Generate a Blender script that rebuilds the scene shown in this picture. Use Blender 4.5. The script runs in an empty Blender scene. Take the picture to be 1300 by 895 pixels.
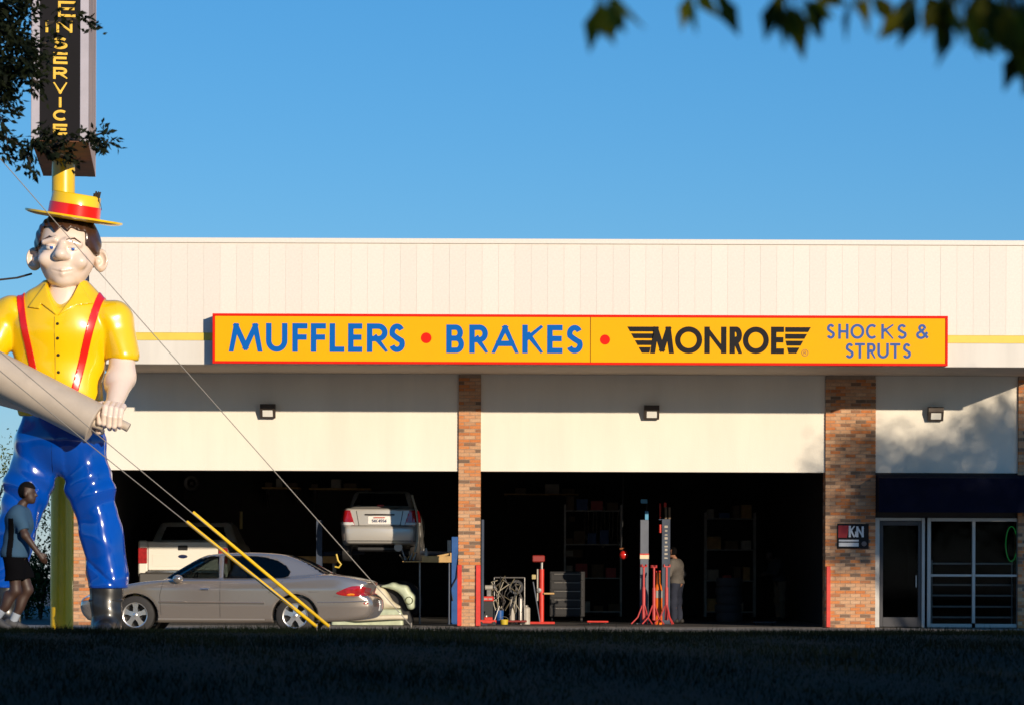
import bpy, math, random
import numpy as np
from mathutils import Vector, Matrix

rnd = random.Random(7)
S = bpy.context.scene
COL = S.collection

# ------------------------------------------------------------------ camera
F = 3700.0            # focal length in pixels of the 1300 px wide photograph
HX, HY = 650.0, 735.0 # principal point (pixel) of the level camera
CAMZ = 0.97
ROLL = 0.0036
cam = bpy.data.cameras.new('camera')
cam.sensor_width = 36.0
cam.lens = F / 1300.0 * 36.0
cam.shift_y = (HY - 447.5) / 1300.0
cam.clip_start = 0.1
cam.clip_end = 6000
cam.dof.use_dof = True
cam.dof.focus_distance = 50.0
cam.dof.aperture_fstop = 3.4
cam_o = bpy.data.objects.new('camera', cam)
COL.objects.link(cam_o)
cam_o.location = (0, 0, CAMZ)
cam_o.rotation_euler = (math.pi / 2, 0, 0)
cam_o.rotation_euler = (Matrix.Rotation(-ROLL, 3, 'Y') @ cam_o.rotation_euler.to_matrix()).to_euler()
S.camera = cam_o

def P(x, y, Y):
    """world point at depth Y for a pixel of the 1300x895 photograph"""
    u, v = (x - HX) / F, (HY - y) / F
    c, s = math.cos(ROLL), math.sin(ROLL)
    return Vector(((u * c - v * s) * Y, Y, CAMZ + (v * c + u * s) * Y))
def PX(x, Y, y=650): return P(x, y, Y).x
def PZ(y, Y, x=650): return P(x, y, Y).z

# ------------------------------------------------------------------ sky, sun, exposure
AZ, EL = math.radians(31.0), math.radians(11.3)
W = bpy.data.worlds.new('World'); S.world = W; W.use_nodes = True
nt = W.node_tree
for n in list(nt.nodes): nt.nodes.remove(n)
sky = nt.nodes.new('ShaderNodeTexSky'); sky.sky_type = 'NISHITA'; sky.sun_disc = False
sky.sun_elevation = EL; sky.sun_rotation = math.pi - AZ
sky.air_density = 1.0; sky.dust_density = 0.0; sky.ozone_density = 4.0
hs = nt.nodes.new('ShaderNodeHueSaturation'); hs.inputs['Saturation'].default_value = 1.12
hs.inputs['Hue'].default_value = 0.492
bg = nt.nodes.new('ShaderNodeBackground'); bg.inputs['Strength'].default_value = 0.118
wo = nt.nodes.new('ShaderNodeOutputWorld')
mxs = nt.nodes.new('ShaderNodeMix'); mxs.data_type = 'RGBA'; mxs.inputs[0].default_value = 0.30
mxs.inputs[7].default_value = (0.0, 2.5, 7.8, 1)      # clear evening blue, laid evenly over the whole sky
nt.links.new(sky.outputs[0], hs.inputs['Color']); nt.links.new(hs.outputs[0], mxs.inputs[6]); nt.links.new(mxs.outputs[2], bg.inputs['Color'])
nt.links.new(bg.outputs[0], wo.inputs['Surface'])
sl = bpy.data.lights.new('sun', 'SUN'); sl.energy = 5.0; sl.angle = math.radians(0.53); sl.color = (1.0, 0.85, 0.66)
so = bpy.data.objects.new('sun', sl); COL.objects.link(so)
sd = Vector((math.sin(AZ) * math.cos(EL), -math.cos(AZ) * math.cos(EL), math.sin(EL)))
so.rotation_euler = sd.to_track_quat('Z', 'Y').to_euler()
so.location = (30, -40, 30)
S.view_settings.view_transform = 'Standard'; S.view_settings.look = 'None'
S.view_settings.exposure = 0.0; S.view_settings.gamma = 1.0; S.view_settings.use_curve_mapping = False
S.render.engine = 'CYCLES'
S.cycles.use_denoising = True
S.cycles.max_bounces = 6
S.cycles.sample_clamp_indirect = 4.0

# ------------------------------------------------------------------ materials
MATS = {}
def mat(name, col, rough=0.6, metal=0.0, coat=0.0, var=0.0, scale=6.0, bump=0.0, bscale=60.0, spec=0.5, trans=0.0, streak=None, ior=1.45):
    """procedural principled material; var = noise variation of the base colour"""
    if name in MATS: return MATS[name]
    m = bpy.data.materials.new(name); m.use_nodes = True
    t = m.node_tree; b = t.nodes['Principled BSDF']
    b.inputs['Base Color'].default_value = (*col, 1)
    b.inputs['Roughness'].default_value = rough
    b.inputs['Metallic'].default_value = metal
    b.inputs['Coat Weight'].default_value = coat
    b.inputs['Coat Roughness'].default_value = 0.08
    b.inputs['Specular IOR Level'].default_value = spec
    if trans: b.inputs['Transmission Weight'].default_value = trans; b.inputs['IOR'].default_value = ior
    tc = t.nodes.new('ShaderNodeTexCoord')
    if var > 0:
        mp = t.nodes.new('ShaderNodeMapping')
        if streak: mp.inputs['Scale'].default_value = streak
        n = t.nodes.new('ShaderNodeTexNoise'); n.inputs['Scale'].default_value = scale
        n.inputs['Detail'].default_value = 6; n.inputs['Roughness'].default_value = 0.6
        r = t.nodes.new('ShaderNodeMapRange')
        r.inputs['From Min'].default_value = 0.3; r.inputs['From Max'].default_value = 0.7
        r.inputs['To Min'].default_value = 1 - var; r.inputs['To Max'].default_value = 1 + var * 0.5
        mx = t.nodes.new('ShaderNodeVectorMath'); mx.operation = 'SCALE'
        mx.inputs[0].default_value = col
        t.links.new(tc.outputs['Object'], mp.inputs[0]); t.links.new(mp.outputs[0], n.inputs['Vector'])
        t.links.new(n.outputs['Fac'], r.inputs['Value']); t.links.new(r.outputs[0], mx.inputs['Scale'])
        t.links.new(mx.outputs[0], b.inputs['Base Color'])
        r2 = t.nodes.new('ShaderNodeMapRange')
        r2.inputs['To Min'].default_value = max(0.02, rough - 0.12 * (var > 0) * rough * 2); r2.inputs['To Max'].default_value = min(1, rough * 1.25)
        t.links.new(n.outputs['Fac'], r2.inputs['Value']); t.links.new(r2.outputs[0], b.inputs['Roughness'])
    if bump > 0:
        n2 = t.nodes.new('ShaderNodeTexNoise'); n2.inputs['Scale'].default_value = bscale; n2.inputs['Detail'].default_value = 4
        bp = t.nodes.new('ShaderNodeBump'); bp.inputs['Strength'].default_value = bump; bp.inputs['Distance'].default_value = 0.01
        t.links.new(tc.outputs['Object'], n2.inputs['Vector']); t.links.new(n2.outputs['Fac'], bp.inputs['Height'])
        t.links.new(bp.outputs[0], b.inputs['Normal'])
    MATS[name] = m
    return m

def ramp_mat(name, cols, rough=0.85, source='object', noise=0.15):
    """colour picked per object (or per mesh island) from a list of (position, colour)"""
    if name in MATS: return MATS[name]
    m = bpy.data.materials.new(name); m.use_nodes = True
    t = m.node_tree; b = t.nodes['Principled BSDF']
    b.inputs['Roughness'].default_value = rough
    if source == 'object':
        src = t.nodes.new('ShaderNodeObjectInfo').outputs['Random']
    else:
        src = t.nodes.new('ShaderNodeNewGeometry').outputs['Random Per Island']
    cr = t.nodes.new('ShaderNodeValToRGB'); cr.color_ramp.interpolation = 'LINEAR'
    el = cr.color_ramp.elements
    while len(el) < len(cols): el.new(0.5)
    for e, (p, c) in zip(el, cols): e.position = p; e.color = (*c, 1)
    tc = t.nodes.new('ShaderNodeTexCoord')
    n = t.nodes.new('ShaderNodeTexNoise'); n.inputs['Scale'].default_value = 25; n.inputs['Detail'].default_value = 5
    r = t.nodes.new('ShaderNodeMapRange'); r.inputs['To Min'].default_value = 1 - noise * 2; r.inputs['To Max'].default_value = 1 + noise * 2
    mx = t.nodes.new('ShaderNodeVectorMath'); mx.operation = 'SCALE'
    t.links.new(src, cr.inputs[0]); t.links.new(tc.outputs['Object'], n.inputs['Vector'])
    t.links.new(n.outputs['Fac'], r.inputs['Value']); t.links.new(cr.outputs[0], mx.inputs[0]); t.links.new(r.outputs[0], mx.inputs['Scale'])
    t.links.new(mx.outputs[0], b.inputs['Base Color'])
    MATS[name] = m
    return m

# ------------------------------------------------------------------ objects
def tag(o, label=None, cat=None, group=None, kind=None):
    if label: o['label'] = label
    if cat: o['category'] = cat
    if group: o['group'] = group
    if kind: o['kind'] = kind
    return o
def thing(name, label, cat, loc=(0, 0, 0), rz=0.0, group=None):
    o = bpy.data.objects.new(name, None); COL.objects.link(o)
    o.empty_display_size = 0.2
    o.location = loc; o.rotation_euler = (0, 0, rz)
    return tag(o, label, cat, group)
def link_mesh(name, me, m, parent=None, loc=None):
    o = bpy.data.objects.new(name, me); COL.objects.link(o)
    if m is not None and len(me.materials) == 0: me.materials.append(m)
    if parent is not None: o.parent = parent
    if loc is not None: o.location = loc
    return o
def np_mesh(name, V, Fq, smooth=False, sharp=None):
    me = bpy.data.meshes.new(name)
    V = np.asarray(V, dtype=np.float32); Fq = np.asarray(Fq, dtype=np.int32)
    k = Fq.shape[1]
    me.vertices.add(len(V)); me.vertices.foreach_set('co', V.ravel())
    me.loops.add(Fq.size); me.loops.foreach_set('vertex_index', Fq.ravel())
    me.polygons.add(len(Fq)); me.polygons.foreach_set('loop_start', np.arange(len(Fq), dtype=np.int32) * k)
    if smooth: me.polygons.foreach_set('use_smooth', np.ones(len(Fq), dtype=bool))
    me.update(calc_edges=True)
    if smooth and sharp: me.set_sharp_from_angle(angle=math.radians(sharp))
    return me
def copy_tree(o, parent=None):
    c = o.copy(); COL.objects.link(c)
    if parent is not None: c.parent = parent
    for ch in list(o.children): copy_tree(ch, c)
    return c

class MB:
    """collects simple solids into one mesh"""
    def __init__(s): s.v = []; s.f = []; s.sm = []
    def add(s, V, Fs, smooth=False):
        b = len(s.v); s.v += [tuple(p) for p in V]
        for q in Fs: s.f.append(tuple(b + i for i in q)); s.sm.append(smooth)
        return s
    def box(s, x0, x1, y0, y1, z0, z1, rot=None, piv=None):
        V = [Vector((x, y, z)) for z in (z0, z1) for y in (y0, y1) for x in (x0, x1)]
        if rot is not None:
            c = Vector(piv) if piv else sum(V, Vector()) / 8
            V = [c + rot @ (p - c) for p in V]
        return s.add(V, [(0, 2, 3, 1), (4, 5, 7, 6), (0, 1, 5, 4), (2, 6, 7, 3), (0, 4, 6, 2), (1, 3, 7, 5)])
    def bbox(s, x0, x1, y0, y1, z0, z1, b=0.01):
        """box with chamfered edges along all axes"""
        V = []; idx = {}
        for sx in (0, 1):
            for sy in (0, 1):
                for sz in (0, 1):
                    X, Y, Z = (x0, x1)[sx], (y0, y1)[sy], (z0, z1)[sz]
                    dx, dy, dz = (b, -b)[sx], (b, -b)[sy], (b, -b)[sz]
                    for k, p in enumerate(((X, Y + dy, Z + dz), (X + dx, Y, Z + dz), (X + dx, Y + dy, Z))):
                        idx[sx, sy, sz, k] = len(V); V.append(p)
        Fs = []
        for a in (0, 1):
            o = lambda i, j, k: idx[i, j, k, 0]
            q = [o(a, 0, 0), o(a, 1, 0), o(a, 1, 1), o(a, 0, 1)]; Fs.append(q if a else q[::-1])
            q = [idx[0, a, 0, 1], idx[1, a, 0, 1], idx[1, a, 1, 1], idx[0, a, 1, 1]]; Fs.append(q[::-1] if a else q)
            q = [idx[0, 0, a, 2], idx[1, 0, a, 2], idx[1, 1, a, 2], idx[0, 1, a, 2]]; Fs.append(q if a else q[::-1])
        for i in (0, 1):
            for j in (0, 1):
                q = [idx[i, j, 0, 0], idx[i, j, 1, 0], idx[i, j, 1, 1], idx[i, j, 0, 1]]; Fs.append(q)
                q = [idx[i, 0, j, 0], idx[i, 1, j, 0], idx[i, 1, j, 2], idx[i, 0, j, 2]]; Fs.append(q)
                q = [idx[0, i, j, 1], idx[1, i, j, 1], idx[1, i, j, 2], idx[0, i, j, 2]]; Fs.append(q)
                for k in (0, 1): Fs.append([idx[i, j, k, 0], idx[i, j, k, 1], idx[i, j, k, 2]])
        Fs = [tuple(dict.fromkeys(q)) for q in Fs]
        return s.add(V, Fs)
    def tube(s, pts, r, n=8, cap=True, smooth=True):
        pts = [Vector(p) for p in pts]
        rs = r if isinstance(r, (list, tuple)) else [r] * len(pts)
        V = []; up = None
        for i, p in enumerate(pts):
            d = (pts[min(i + 1, len(pts) - 1)] - pts[max(i - 1, 0)]).normalized()
            if up is None:
                up = Vector((0, 0, 1)) if abs(d.z) < 0.9 else Vector((1, 0, 0))
            a = d.cross(up)
            if a.length < 1e-5: a = d.orthogonal()
            a.normalize(); b = a.cross(d).normalized(); up = b
            for k in range(n):
                t = 2 * math.pi * k / n
                V.append(p + (a * math.cos(t) + b * math.sin(t)) * rs[i])
        Fs = []
        for i in range(len(pts) - 1):
            for k in range(n):
                k2 = (k + 1) % n
                Fs.append((i * n + k, i * n + k2, (i + 1) * n + k2, (i + 1) * n + k))
        s.add(V, Fs, smooth)
        if cap:
            b = len(s.v) - len(V)
            s.f.append(tuple(b + k for k in range(n - 1, -1, -1))); s.sm.append(False)
            s.f.append(tuple(b + (len(pts) - 1) * n + k for k in range(n))); s.sm.append(False)
        return s
    def lathe(s, prof, n=24, M=None, smooth=True, sx=1.0, sy=1.0, closed=False):
        """prof: list of (radius, z) spun about the local Z axis, then moved by M"""
        V = []
        for r, z in prof:
            for k in range(n):
                t = 2 * math.pi * k / n
                p = Vector((r * sx * math.cos(t), r * sy * math.sin(t), z))
                V.append(M @ p if M else p)
        Fs = []
        m = len(prof)
        for i in range(m if closed else m - 1):
            for k in range(n):
                k2 = (k + 1) % n; i2 = (i + 1) % m
                Fs.append((i * n + k, i * n + k2, i2 * n + k2, i2 * n + k))
        return s.add(V, Fs, smooth)
    def prism(s, poly, y0, y1, axis='y', smooth=False):
        """polygon in the x-z plane pushed along y (or y-z along x, x-y along z)"""
        n = len(poly)
        def mk(a, b, t): return {'y': (a, t, b), 'x': (t, a, b), 'z': (a, b, t)}[axis]
        V = [mk(a, b, y0) for a, b in poly] + [mk(a, b, y1) for a, b in poly]
        Fs = [tuple(range(n)), tuple(range(2 * n - 1, n - 1, -1))]
        for i in range(n):
            j = (i + 1) % n
            Fs.append((i, i + n, j + n, j))
        return s.add(V, Fs, smooth)
    def build(s, name, m, parent=None, loc=None, sharp=40):
        me = bpy.data.meshes.new(name)
        me.from_pydata(s.v, [], s.f)
        me.polygons.foreach_set('use_smooth', s.sm)
        me.update()
        # consistent normals
        import bmesh
        bm = bmesh.new(); bm.from_mesh(me); bmesh.ops.recalc_face_normals(bm, faces=bm.faces); bm.to_mesh(me); bm.free()
        if any(s.sm) and sharp: me.set_sharp_from_angle(angle=math.radians(sharp))
        return link_mesh(name, me, m, parent, loc)

# ------------------------------------------------------------------ distance-field modelling
def smin(a, b, k):
    h = np.clip(0.5 + 0.5 * (b - a) / k, 0, 1)
    return b + (a - b) * h - k * h * (1 - h)
def smax(a, b, k): return -smin(-a, -b, k)
def ell(c, r, rot=None):
    c = np.array(c, dtype=np.float64); r = np.array(r, dtype=np.float64)
    R = None if rot is None else np.array(rot).T
    def f(X, Y, Z):
        x, y, z = X - c[0], Y - c[1], Z - c[2]
        if R is not None:
            x, y, z = (R[0, 0] * x + R[0, 1] * y + R[0, 2] * z, R[1, 0] * x + R[1, 1] * y + R[1, 2] * z, R[2, 0] * x + R[2, 1] * y + R[2, 2] * z)
        k0 = np.sqrt((x / r[0]) ** 2 + (y / r[1]) ** 2 + (z / r[2]) ** 2)
        k1 = np.sqrt((x / r[0] ** 2) ** 2 + (y / r[1] ** 2) ** 2 + (z / r[2] ** 2) ** 2) + 1e-9
        return k0 * (k0 - 1) / k1
    return f
def cone(a, b, ra, rb, sq=1.0):
    """capsule with two radii; sq < 1 flattens it in y"""
    a = np.array(a, dtype=np.float64); b = np.array(b, dtype=np.float64); d = b - a; L2 = d @ d
    def f(X, Y, Z):
        t = np.clip(((X - a[0]) * d[0] + (Y - a[1]) * d[1] + (Z - a[2]) * d[2]) / L2, 0, 1)
        dy = (Y - a[1] - t * d[1]) / sq
        q = np.sqrt((X - a[0] - t * d[0]) ** 2 + dy ** 2 + (Z - a[2] - t * d[2]) ** 2)
        return (q - (ra + (rb - ra) * t)) * min(1.0, 0.5 + 0.5 * sq)
    return f
def sunion(fs, k):
    def f(X, Y, Z):
        r = fs[0](X, Y, Z)
        for g in fs[1:]: r = smin(r, g(X, Y, Z), k)
        return r
    return f
def plane(n, d):
    """inside where n.p < d"""
    n = np.array(n, dtype=np.float64); n = n / np.linalg.norm(n)
    return lambda X, Y, Z: n[0] * X + n[1] * Y + n[2] * Z - d
def poly2(pts):
    """signed distance to a 2-D polygon, broadcastable"""
    pts = [(float(a), float(b)) for a, b in pts]
    def f(U, V):
        U, V = np.broadcast_arrays(U, V)
        d = np.full(U.shape, 1e9); sgn = np.ones(U.shape)
        n = len(pts); j = n - 1
        for i in range(n):
            ex, ey = pts[j][0] - pts[i][0], pts[j][1] - pts[i][1]
            wx, wy = U - pts[i][0], V - pts[i][1]
            t = np.clip((wx * ex + wy * ey) / (ex * ex + ey * ey + 1e-12), 0, 1)
            d = np.minimum(d, (wx - ex * t) ** 2 + (wy - ey * t) ** 2)
            c1 = V >= pts[i][1]; c2 = V < pts[j][1]; c3 = ex * wy > ey * wx
            flip = (c1 & c2 & c3) | (~c1 & ~c2 & ~c3)
            sgn = np.where(flip, -sgn, sgn)
            j = i
        return sgn * np.sqrt(d)
    return f
def baked(pts, n=420):
    """poly2 sampled once on a fine 2-D grid and interpolated: quick for outlines with many points"""
    f = poly2(pts); a = np.array([p[:2] for p in pts], dtype=float)
    lo = a.min(0) - 0.4; hi = a.max(0) + 0.4; h = (hi - lo).max() / n
    k = np.ceil((hi - lo) / h).astype(int) + 2
    G = f((lo[0] + np.arange(k[0]) * h)[:, None], (lo[1] + np.arange(k[1]) * h)[None, :])
    def g(U, V):
        u = np.clip((U - lo[0]) / h, 0, k[0] - 1.001); v = np.clip((V - lo[1]) / h, 0, k[1] - 1.001)
        u, v = np.broadcast_arrays(u, v)
        i = u.astype(np.int32); j = v.astype(np.int32); fu = u - i; fv = v - j
        return (G[i, j] * (1 - fu) + G[i + 1, j] * fu) * (1 - fv) + (G[i, j + 1] * (1 - fu) + G[i + 1, j + 1] * fu) * fv
    return g
def curve(pts, n=6):
    """closed Catmull-Rom smoothing of a polygon; a point given as (x, y, 1) stays a corner"""
    out = []; m = len(pts)
    for i in range(m):
        p0, p1, p2, p3 = pts[i - 1], pts[i], pts[(i + 1) % m], pts[(i + 2) % m]
        a0 = p1 if len(p1) > 2 else p0
        a3 = p2 if len(p2) > 2 else p3
        for k in range(n):
            t = k / n
            out.append(tuple(0.5 * ((2 * p1[c]) + (p2[c] - a0[c]) * t + (2 * a0[c] - 5 * p1[c] + 4 * p2[c] - a3[c]) * t * t + (3 * p1[c] - a0[c] - 3 * p2[c] + a3[c]) * t ** 3) for c in (0, 1)))
    return out
def sdf_mesh(f, lo, hi, res, name='body', smooth=True, sharp=None, newton=2):
    lo = np.array(lo, dtype=np.float64); hi = np.array(hi, dtype=np.float64)
    n = np.maximum(4, np.ceil((hi - lo) / res).astype(int) + 1)
    ax = [lo[i] + np.arange(n[i]) * res for i in range(3)]
    V = np.broadcast_to(f(ax[0][:, None, None], ax[1][None, :, None], ax[2][None, None, :]), n).astype(np.float64)
    ins = V < 0
    cnt = np.zeros(n - 1, dtype=np.int8)
    for i in (0, 1):
        for j in (0, 1):
            for k in (0, 1):
                cnt += ins[i:n[0] - 1 + i, j:n[1] - 1 + j, k:n[2] - 1 + k]
    act = (cnt > 0) & (cnt < 8)
    ci = np.argwhere(act)
    idx = np.full(n - 1, -1, dtype=np.int64); idx[act] = np.arange(len(ci))
    acc = np.zeros((len(ci), 3)); num = np.zeros(len(ci))
    cor = [(i, j, k) for i in (0, 1) for j in (0, 1) for k in (0, 1)]
    for a in cor:
        for d in range(3):
            if a[d] == 1: continue
            b = list(a); b[d] = 1
            va = V[ci[:, 0] + a[0], ci[:, 1] + a[1], ci[:, 2] + a[2]]
            vb = V[ci[:, 0] + b[0], ci[:, 1] + b[1], ci[:, 2] + b[2]]
            cr = (va < 0) != (vb < 0)
            t = np.where(cr, va / np.where(cr, va - vb, 1), 0)
            p = np.tile(np.array(a, dtype=np.float64), (len(ci), 1)); p[:, d] += t
            acc += p * cr[:, None]; num += cr
    pos = lo + (ci + acc / num[:, None]) * res
    for _ in range(newton):
        x, y, z = pos[:, 0], pos[:, 1], pos[:, 2]; e = res * 0.25
        v = f(x, y, z)
        g = np.stack([f(x + e, y, z) - f(x - e, y, z), f(x, y + e, z) - f(x, y - e, z), f(x, y, z + e) - f(x, y, z - e)], 1) / (2 * e)
        gl = np.maximum((g ** 2).sum(1), 0.15)
        st = -(v / gl)[:, None] * g
        ln = np.linalg.norm(st, axis=1, keepdims=True)
        pos = pos + st * np.minimum(1, 0.4 * res / np.maximum(ln, 1e-9))
    quads = []
    for d in range(3):
        u, w = (d + 1) % 3, (d + 2) % 3
        sl0 = [slice(None)] * 3; sl1 = [slice(None)] * 3
        sl0[d] = slice(0, n[d] - 1); sl1[d] = slice(1, n[d])
        for q in (u, w):
            sl0[q] = slice(1, n[q] - 1); sl1[q] = slice(1, n[q] - 1)
        A = ins[tuple(sl0)]; B = ins[tuple(sl1)]
        for mask, rev in ((A & ~B, False), (~A & B, True)):
            e = np.argwhere(mask)
            if len(e) == 0: continue
            e[:, u] += 1; e[:, w] += 1
            c = []
            for du, dw in ((-1, -1), (0, -1), (0, 0), (-1, 0)):
                p = e.copy(); p[:, u] += du; p[:, w] += dw
                c.append(idx[p[:, 0], p[:, 1], p[:, 2]])
            q = np.stack(c, 1)
            quads.append(q[:, ::-1] if rev else q)
    return np_mesh(name, pos, np.concatenate(quads), smooth, sharp)
def sdf_obj(name, f, lo, hi, res, m, parent=None, sharp=None, newton=2):
    return link_mesh(name, sdf_mesh(f, lo, hi, res, name, True, sharp, newton), m, parent)

# ------------------------------------------------------------------ lettering (monoline capitals drawn as strokes)
def arc(cx, cy, rx, ry, a0, a1, n=14):
    return [(cx + rx * math.cos(math.radians(a0 + (a1 - a0) * i / n)), cy + ry * math.sin(math.radians(a0 + (a1 - a0) * i / n))) for i in range(n + 1)]
def glyph(ch):
    """strokes in a unit box, centre lines"""
    if ch == 'M': return [[(0.0, 0), (0.16, 1)], [(0.16, 1), (0.5, 0.08)], [(0.5, 0.08), (0.84, 1)], [(0.84, 1), (1, 0)]]
    if ch == 'U': return [[(0, 1)] + arc(0.5, 0.36, 0.5, 0.36, 180, 360) + [(1, 1)]]
    if ch == 'F': return [[(0, 0), (0, 1)], [(0, 1), (1, 1)], [(0, 0.52), (0.92, 0.52)]]
    if ch == 'L': return [[(0, 1), (0, 0)], [(0, 0), (1, 0)]]
    if ch == 'E': return [[(0, 0), (0, 1)], [(0, 1), (1, 1)], [(0, 0.52), (0.92, 0.52)], [(0, 0), (1, 0)]]
    if ch == 'R': return [[(0, 0), (0, 1)], [(0, 1), (0.55, 1)] + arc(0.55, 0.73, 0.42, 0.27, 90, -90) + [(0, 0.46)], [(0.45, 0.46), (1, 0)]]
    if ch == 'B': return [[(0, 0), (0, 1)], [(0, 1), (0.55, 1)] + arc(0.55, 0.76, 0.36, 0.24, 90, -90) + [(0, 0.52)], [(0.55, 0.52)] + arc(0.6, 0.26, 0.4, 0.26, 90, -90) + [(0, 0)]]
    if ch == 'S': return [arc(0.5, 0.74, 0.46, 0.26, 25, 200, 12) + [(0.3, 0.56), (0.72, 0.43)] + arc(0.5, 0.25, 0.5, 0.25, 30, -160, 12)]
    if ch == 'A': return [[(0, 0), (0.5, 1)], [(0.5, 1), (1, 0)], [(0.2, 0.3), (0.8, 0.3)]]
    if ch == 'K': return [[(0, 0), (0, 1)], [(0.95, 1), (0.05, 0.5)], [(0.3, 0.62), (1, 0)]]
    if ch == 'O': return [arc(0.5, 0.5, 0.5, 0.5, 0, 360, 28)]
    if ch == 'N': return [[(0, 0), (0, 1)], [(0, 1), (1, 0)], [(1, 0), (1, 1)]]
    if ch == 'H': return [[(0, 0), (0, 1)], [(1, 0), (1, 1)], [(0, 0.5), (1, 0.5)]]
    if ch == 'C': return [arc(0.55, 0.5, 0.55, 0.5, 48, 312, 20)]
    if ch == 'T': return [[(0, 1), (1, 1)], [(0.5, 1), (0.5, 0)]]
    if ch == 'V': return [[(0, 1), (0.5, 0)], [(0.5, 0), (1, 1)]]
    if ch == 'I': return [[(0.5, 0), (0.5, 1)]]
    if ch == '&': return [[(1, 0), (0.25, 0.68)] + arc(0.45, 0.8, 0.25, 0.2, 200, -20, 10), [(0.66, 0.72), (0.2, 0.45)] + arc(0.35, 0.24, 0.35, 0.24, 140, 290, 12), arc(0.35, 0.24, 0.35, 0.24, 285, 340, 6) + [(0.95, 0.45)]]
    if ch == 'W': return [[(0, 1), (0.25, 0)], [(0.25, 0), (0.5, 0.8)], [(0.5, 0.8), (0.75, 0)], [(0.75, 0), (1, 1)]]
    if ch == 'D': return [[(0, 0), (0, 1)], [(0, 1), (0.4, 1)] + arc(0.4, 0.5, 0.6, 0.5, 90, -90) + [(0, 0)]]
    if ch == 'G': return [arc(0.5, 0.5, 0.5, 0.5, 50, 350, 20) + [(0.6, 0.45)]]
    if ch == '4': return [[(0.8, 0), (0.8, 1)], [(0.8, 1), (0, 0.3)], [(0, 0.3), (1, 0.3)]]
    if ch == '5': return [[(0.9, 1), (0.15, 1), (0.1, 0.55)] + arc(0.45, 0.32, 0.5, 0.32, 120, -150, 12)]
    if ch == '6': return [arc(0.5, 0.3, 0.48, 0.3, 0, 360, 16), [(0.8, 1), (0.05, 0.4)]]
    return [[(0, 0), (1, 1)]]
def stroke_mesh(mb, pts, w, to3, depth, k=0):
    """one stroke as a thin slab: to3(u, v, d) maps sign coordinates to 3-D, d towards the viewer"""
    raw = [Vector((p[0], p[1])) for p in pts]; pts = [raw[0]]
    for p in raw[1:]:
        if (p - pts[-1]).length > 1e-4: pts.append(p)
    closed = (pts[0] - pts[-1]).length < 1e-4
    L = []; n = len(pts)
    for i in range(n):
        if closed:
            a = pts[i - 1] if i > 0 else pts[-2]; b = pts[i + 1] if i < n - 1 else pts[1]
            d1 = (pts[i] - a).normalized(); d2 = (b - pts[i]).normalized()
        else:
            d1 = (pts[i] - pts[i - 1]).normalized() if i > 0 else (pts[1] - pts[0]).normalized()
            d2 = (pts[i + 1] - pts[i]).normalized() if i < n - 1 else d1
        t = (d1 + d2)
        t = t.normalized() if t.length > 1e-6 else d1
        nn = Vector((-t.y, t.x)); c = max(0.5, nn.dot(Vector((-d1.y, d1.x))))
        L.append((pts[i] + nn * w / c, pts[i] - nn * w / c))
    D = depth + k * 0.0006
    V = []
    for a, b in L: V += [to3(a.x, a.y, D), to3(b.x, b.y, D), to3(a.x, a.y, 0.0), to3(b.x, b.y, 0.0)]
    Fs = []
    for i in range(n - 1):
        o, q = 4 * i, 4 * i + 4
        Fs += [(o, o + 1, q + 1, q), (o, q, q + 2, o + 2), (o + 1, o + 3, q + 3, q + 1)]
    if not closed:
        Fs += [(0, 2, 3, 1), (4 * n - 4, 4 * n - 3, 4 * n - 1, 4 * n - 2)]
    mb.add(V, Fs)
def letter(ch, x0, x1, y0, y1, w, to3, depth, m, parent, name='letter'):
    """letter whose ink fills the box x0..x1, y0..y1"""
    mb = MB()
    to3_ = to3
    to3 = lambda u, v, d: to3_(min(max(u, x0), x1), min(max(v, y0), y1), d)   # flat-cut terminals
    slant = ch in 'MAVWK'
    for k, st in enumerate(glyph(ch)):
        ax = w if not slant or ch == 'K' else w * 1.05
        pts = [(x0 + ax + p[0] * (x1 - x0 - 2 * ax), y0 + w + p[1] * (y1 - y0 - 2 * w)) for p in st]
        if len(pts) == 2:   # run straight strokes out to the ink box
            a, b = Vector(pts[0]), Vector(pts[1]); d = (b - a).normalized()
            ext = w if not (ch in 'R' and k == 2) else w * 0.9
            if ch in 'MAVWNKR' and abs(d.y) > 0.2: ext = w * 1.5
            if ch == 'A' and k == 2 or ch == 'H' and k == 2: ext = 0
            ea = eb = ext
            if ch in 'MAVWN':
                inner = lambda p: 0.02 < p[0] < 0.98 or ch == 'N'
                ea = w * (0.95 if inner(st[0]) else 1.5); eb = w * (0.95 if inner(st[1]) else 1.5)
            pts = [tuple(a - d * ea), tuple(b + d * eb)]
        elif ch == 'U': pts = [(pts[0][0], y1)] + pts[1:-1] + [(pts[-1][0], y1)]
        stroke_mesh(mb, pts, w, to3, depth, k)
    return mb.build(name, m, parent)
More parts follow.
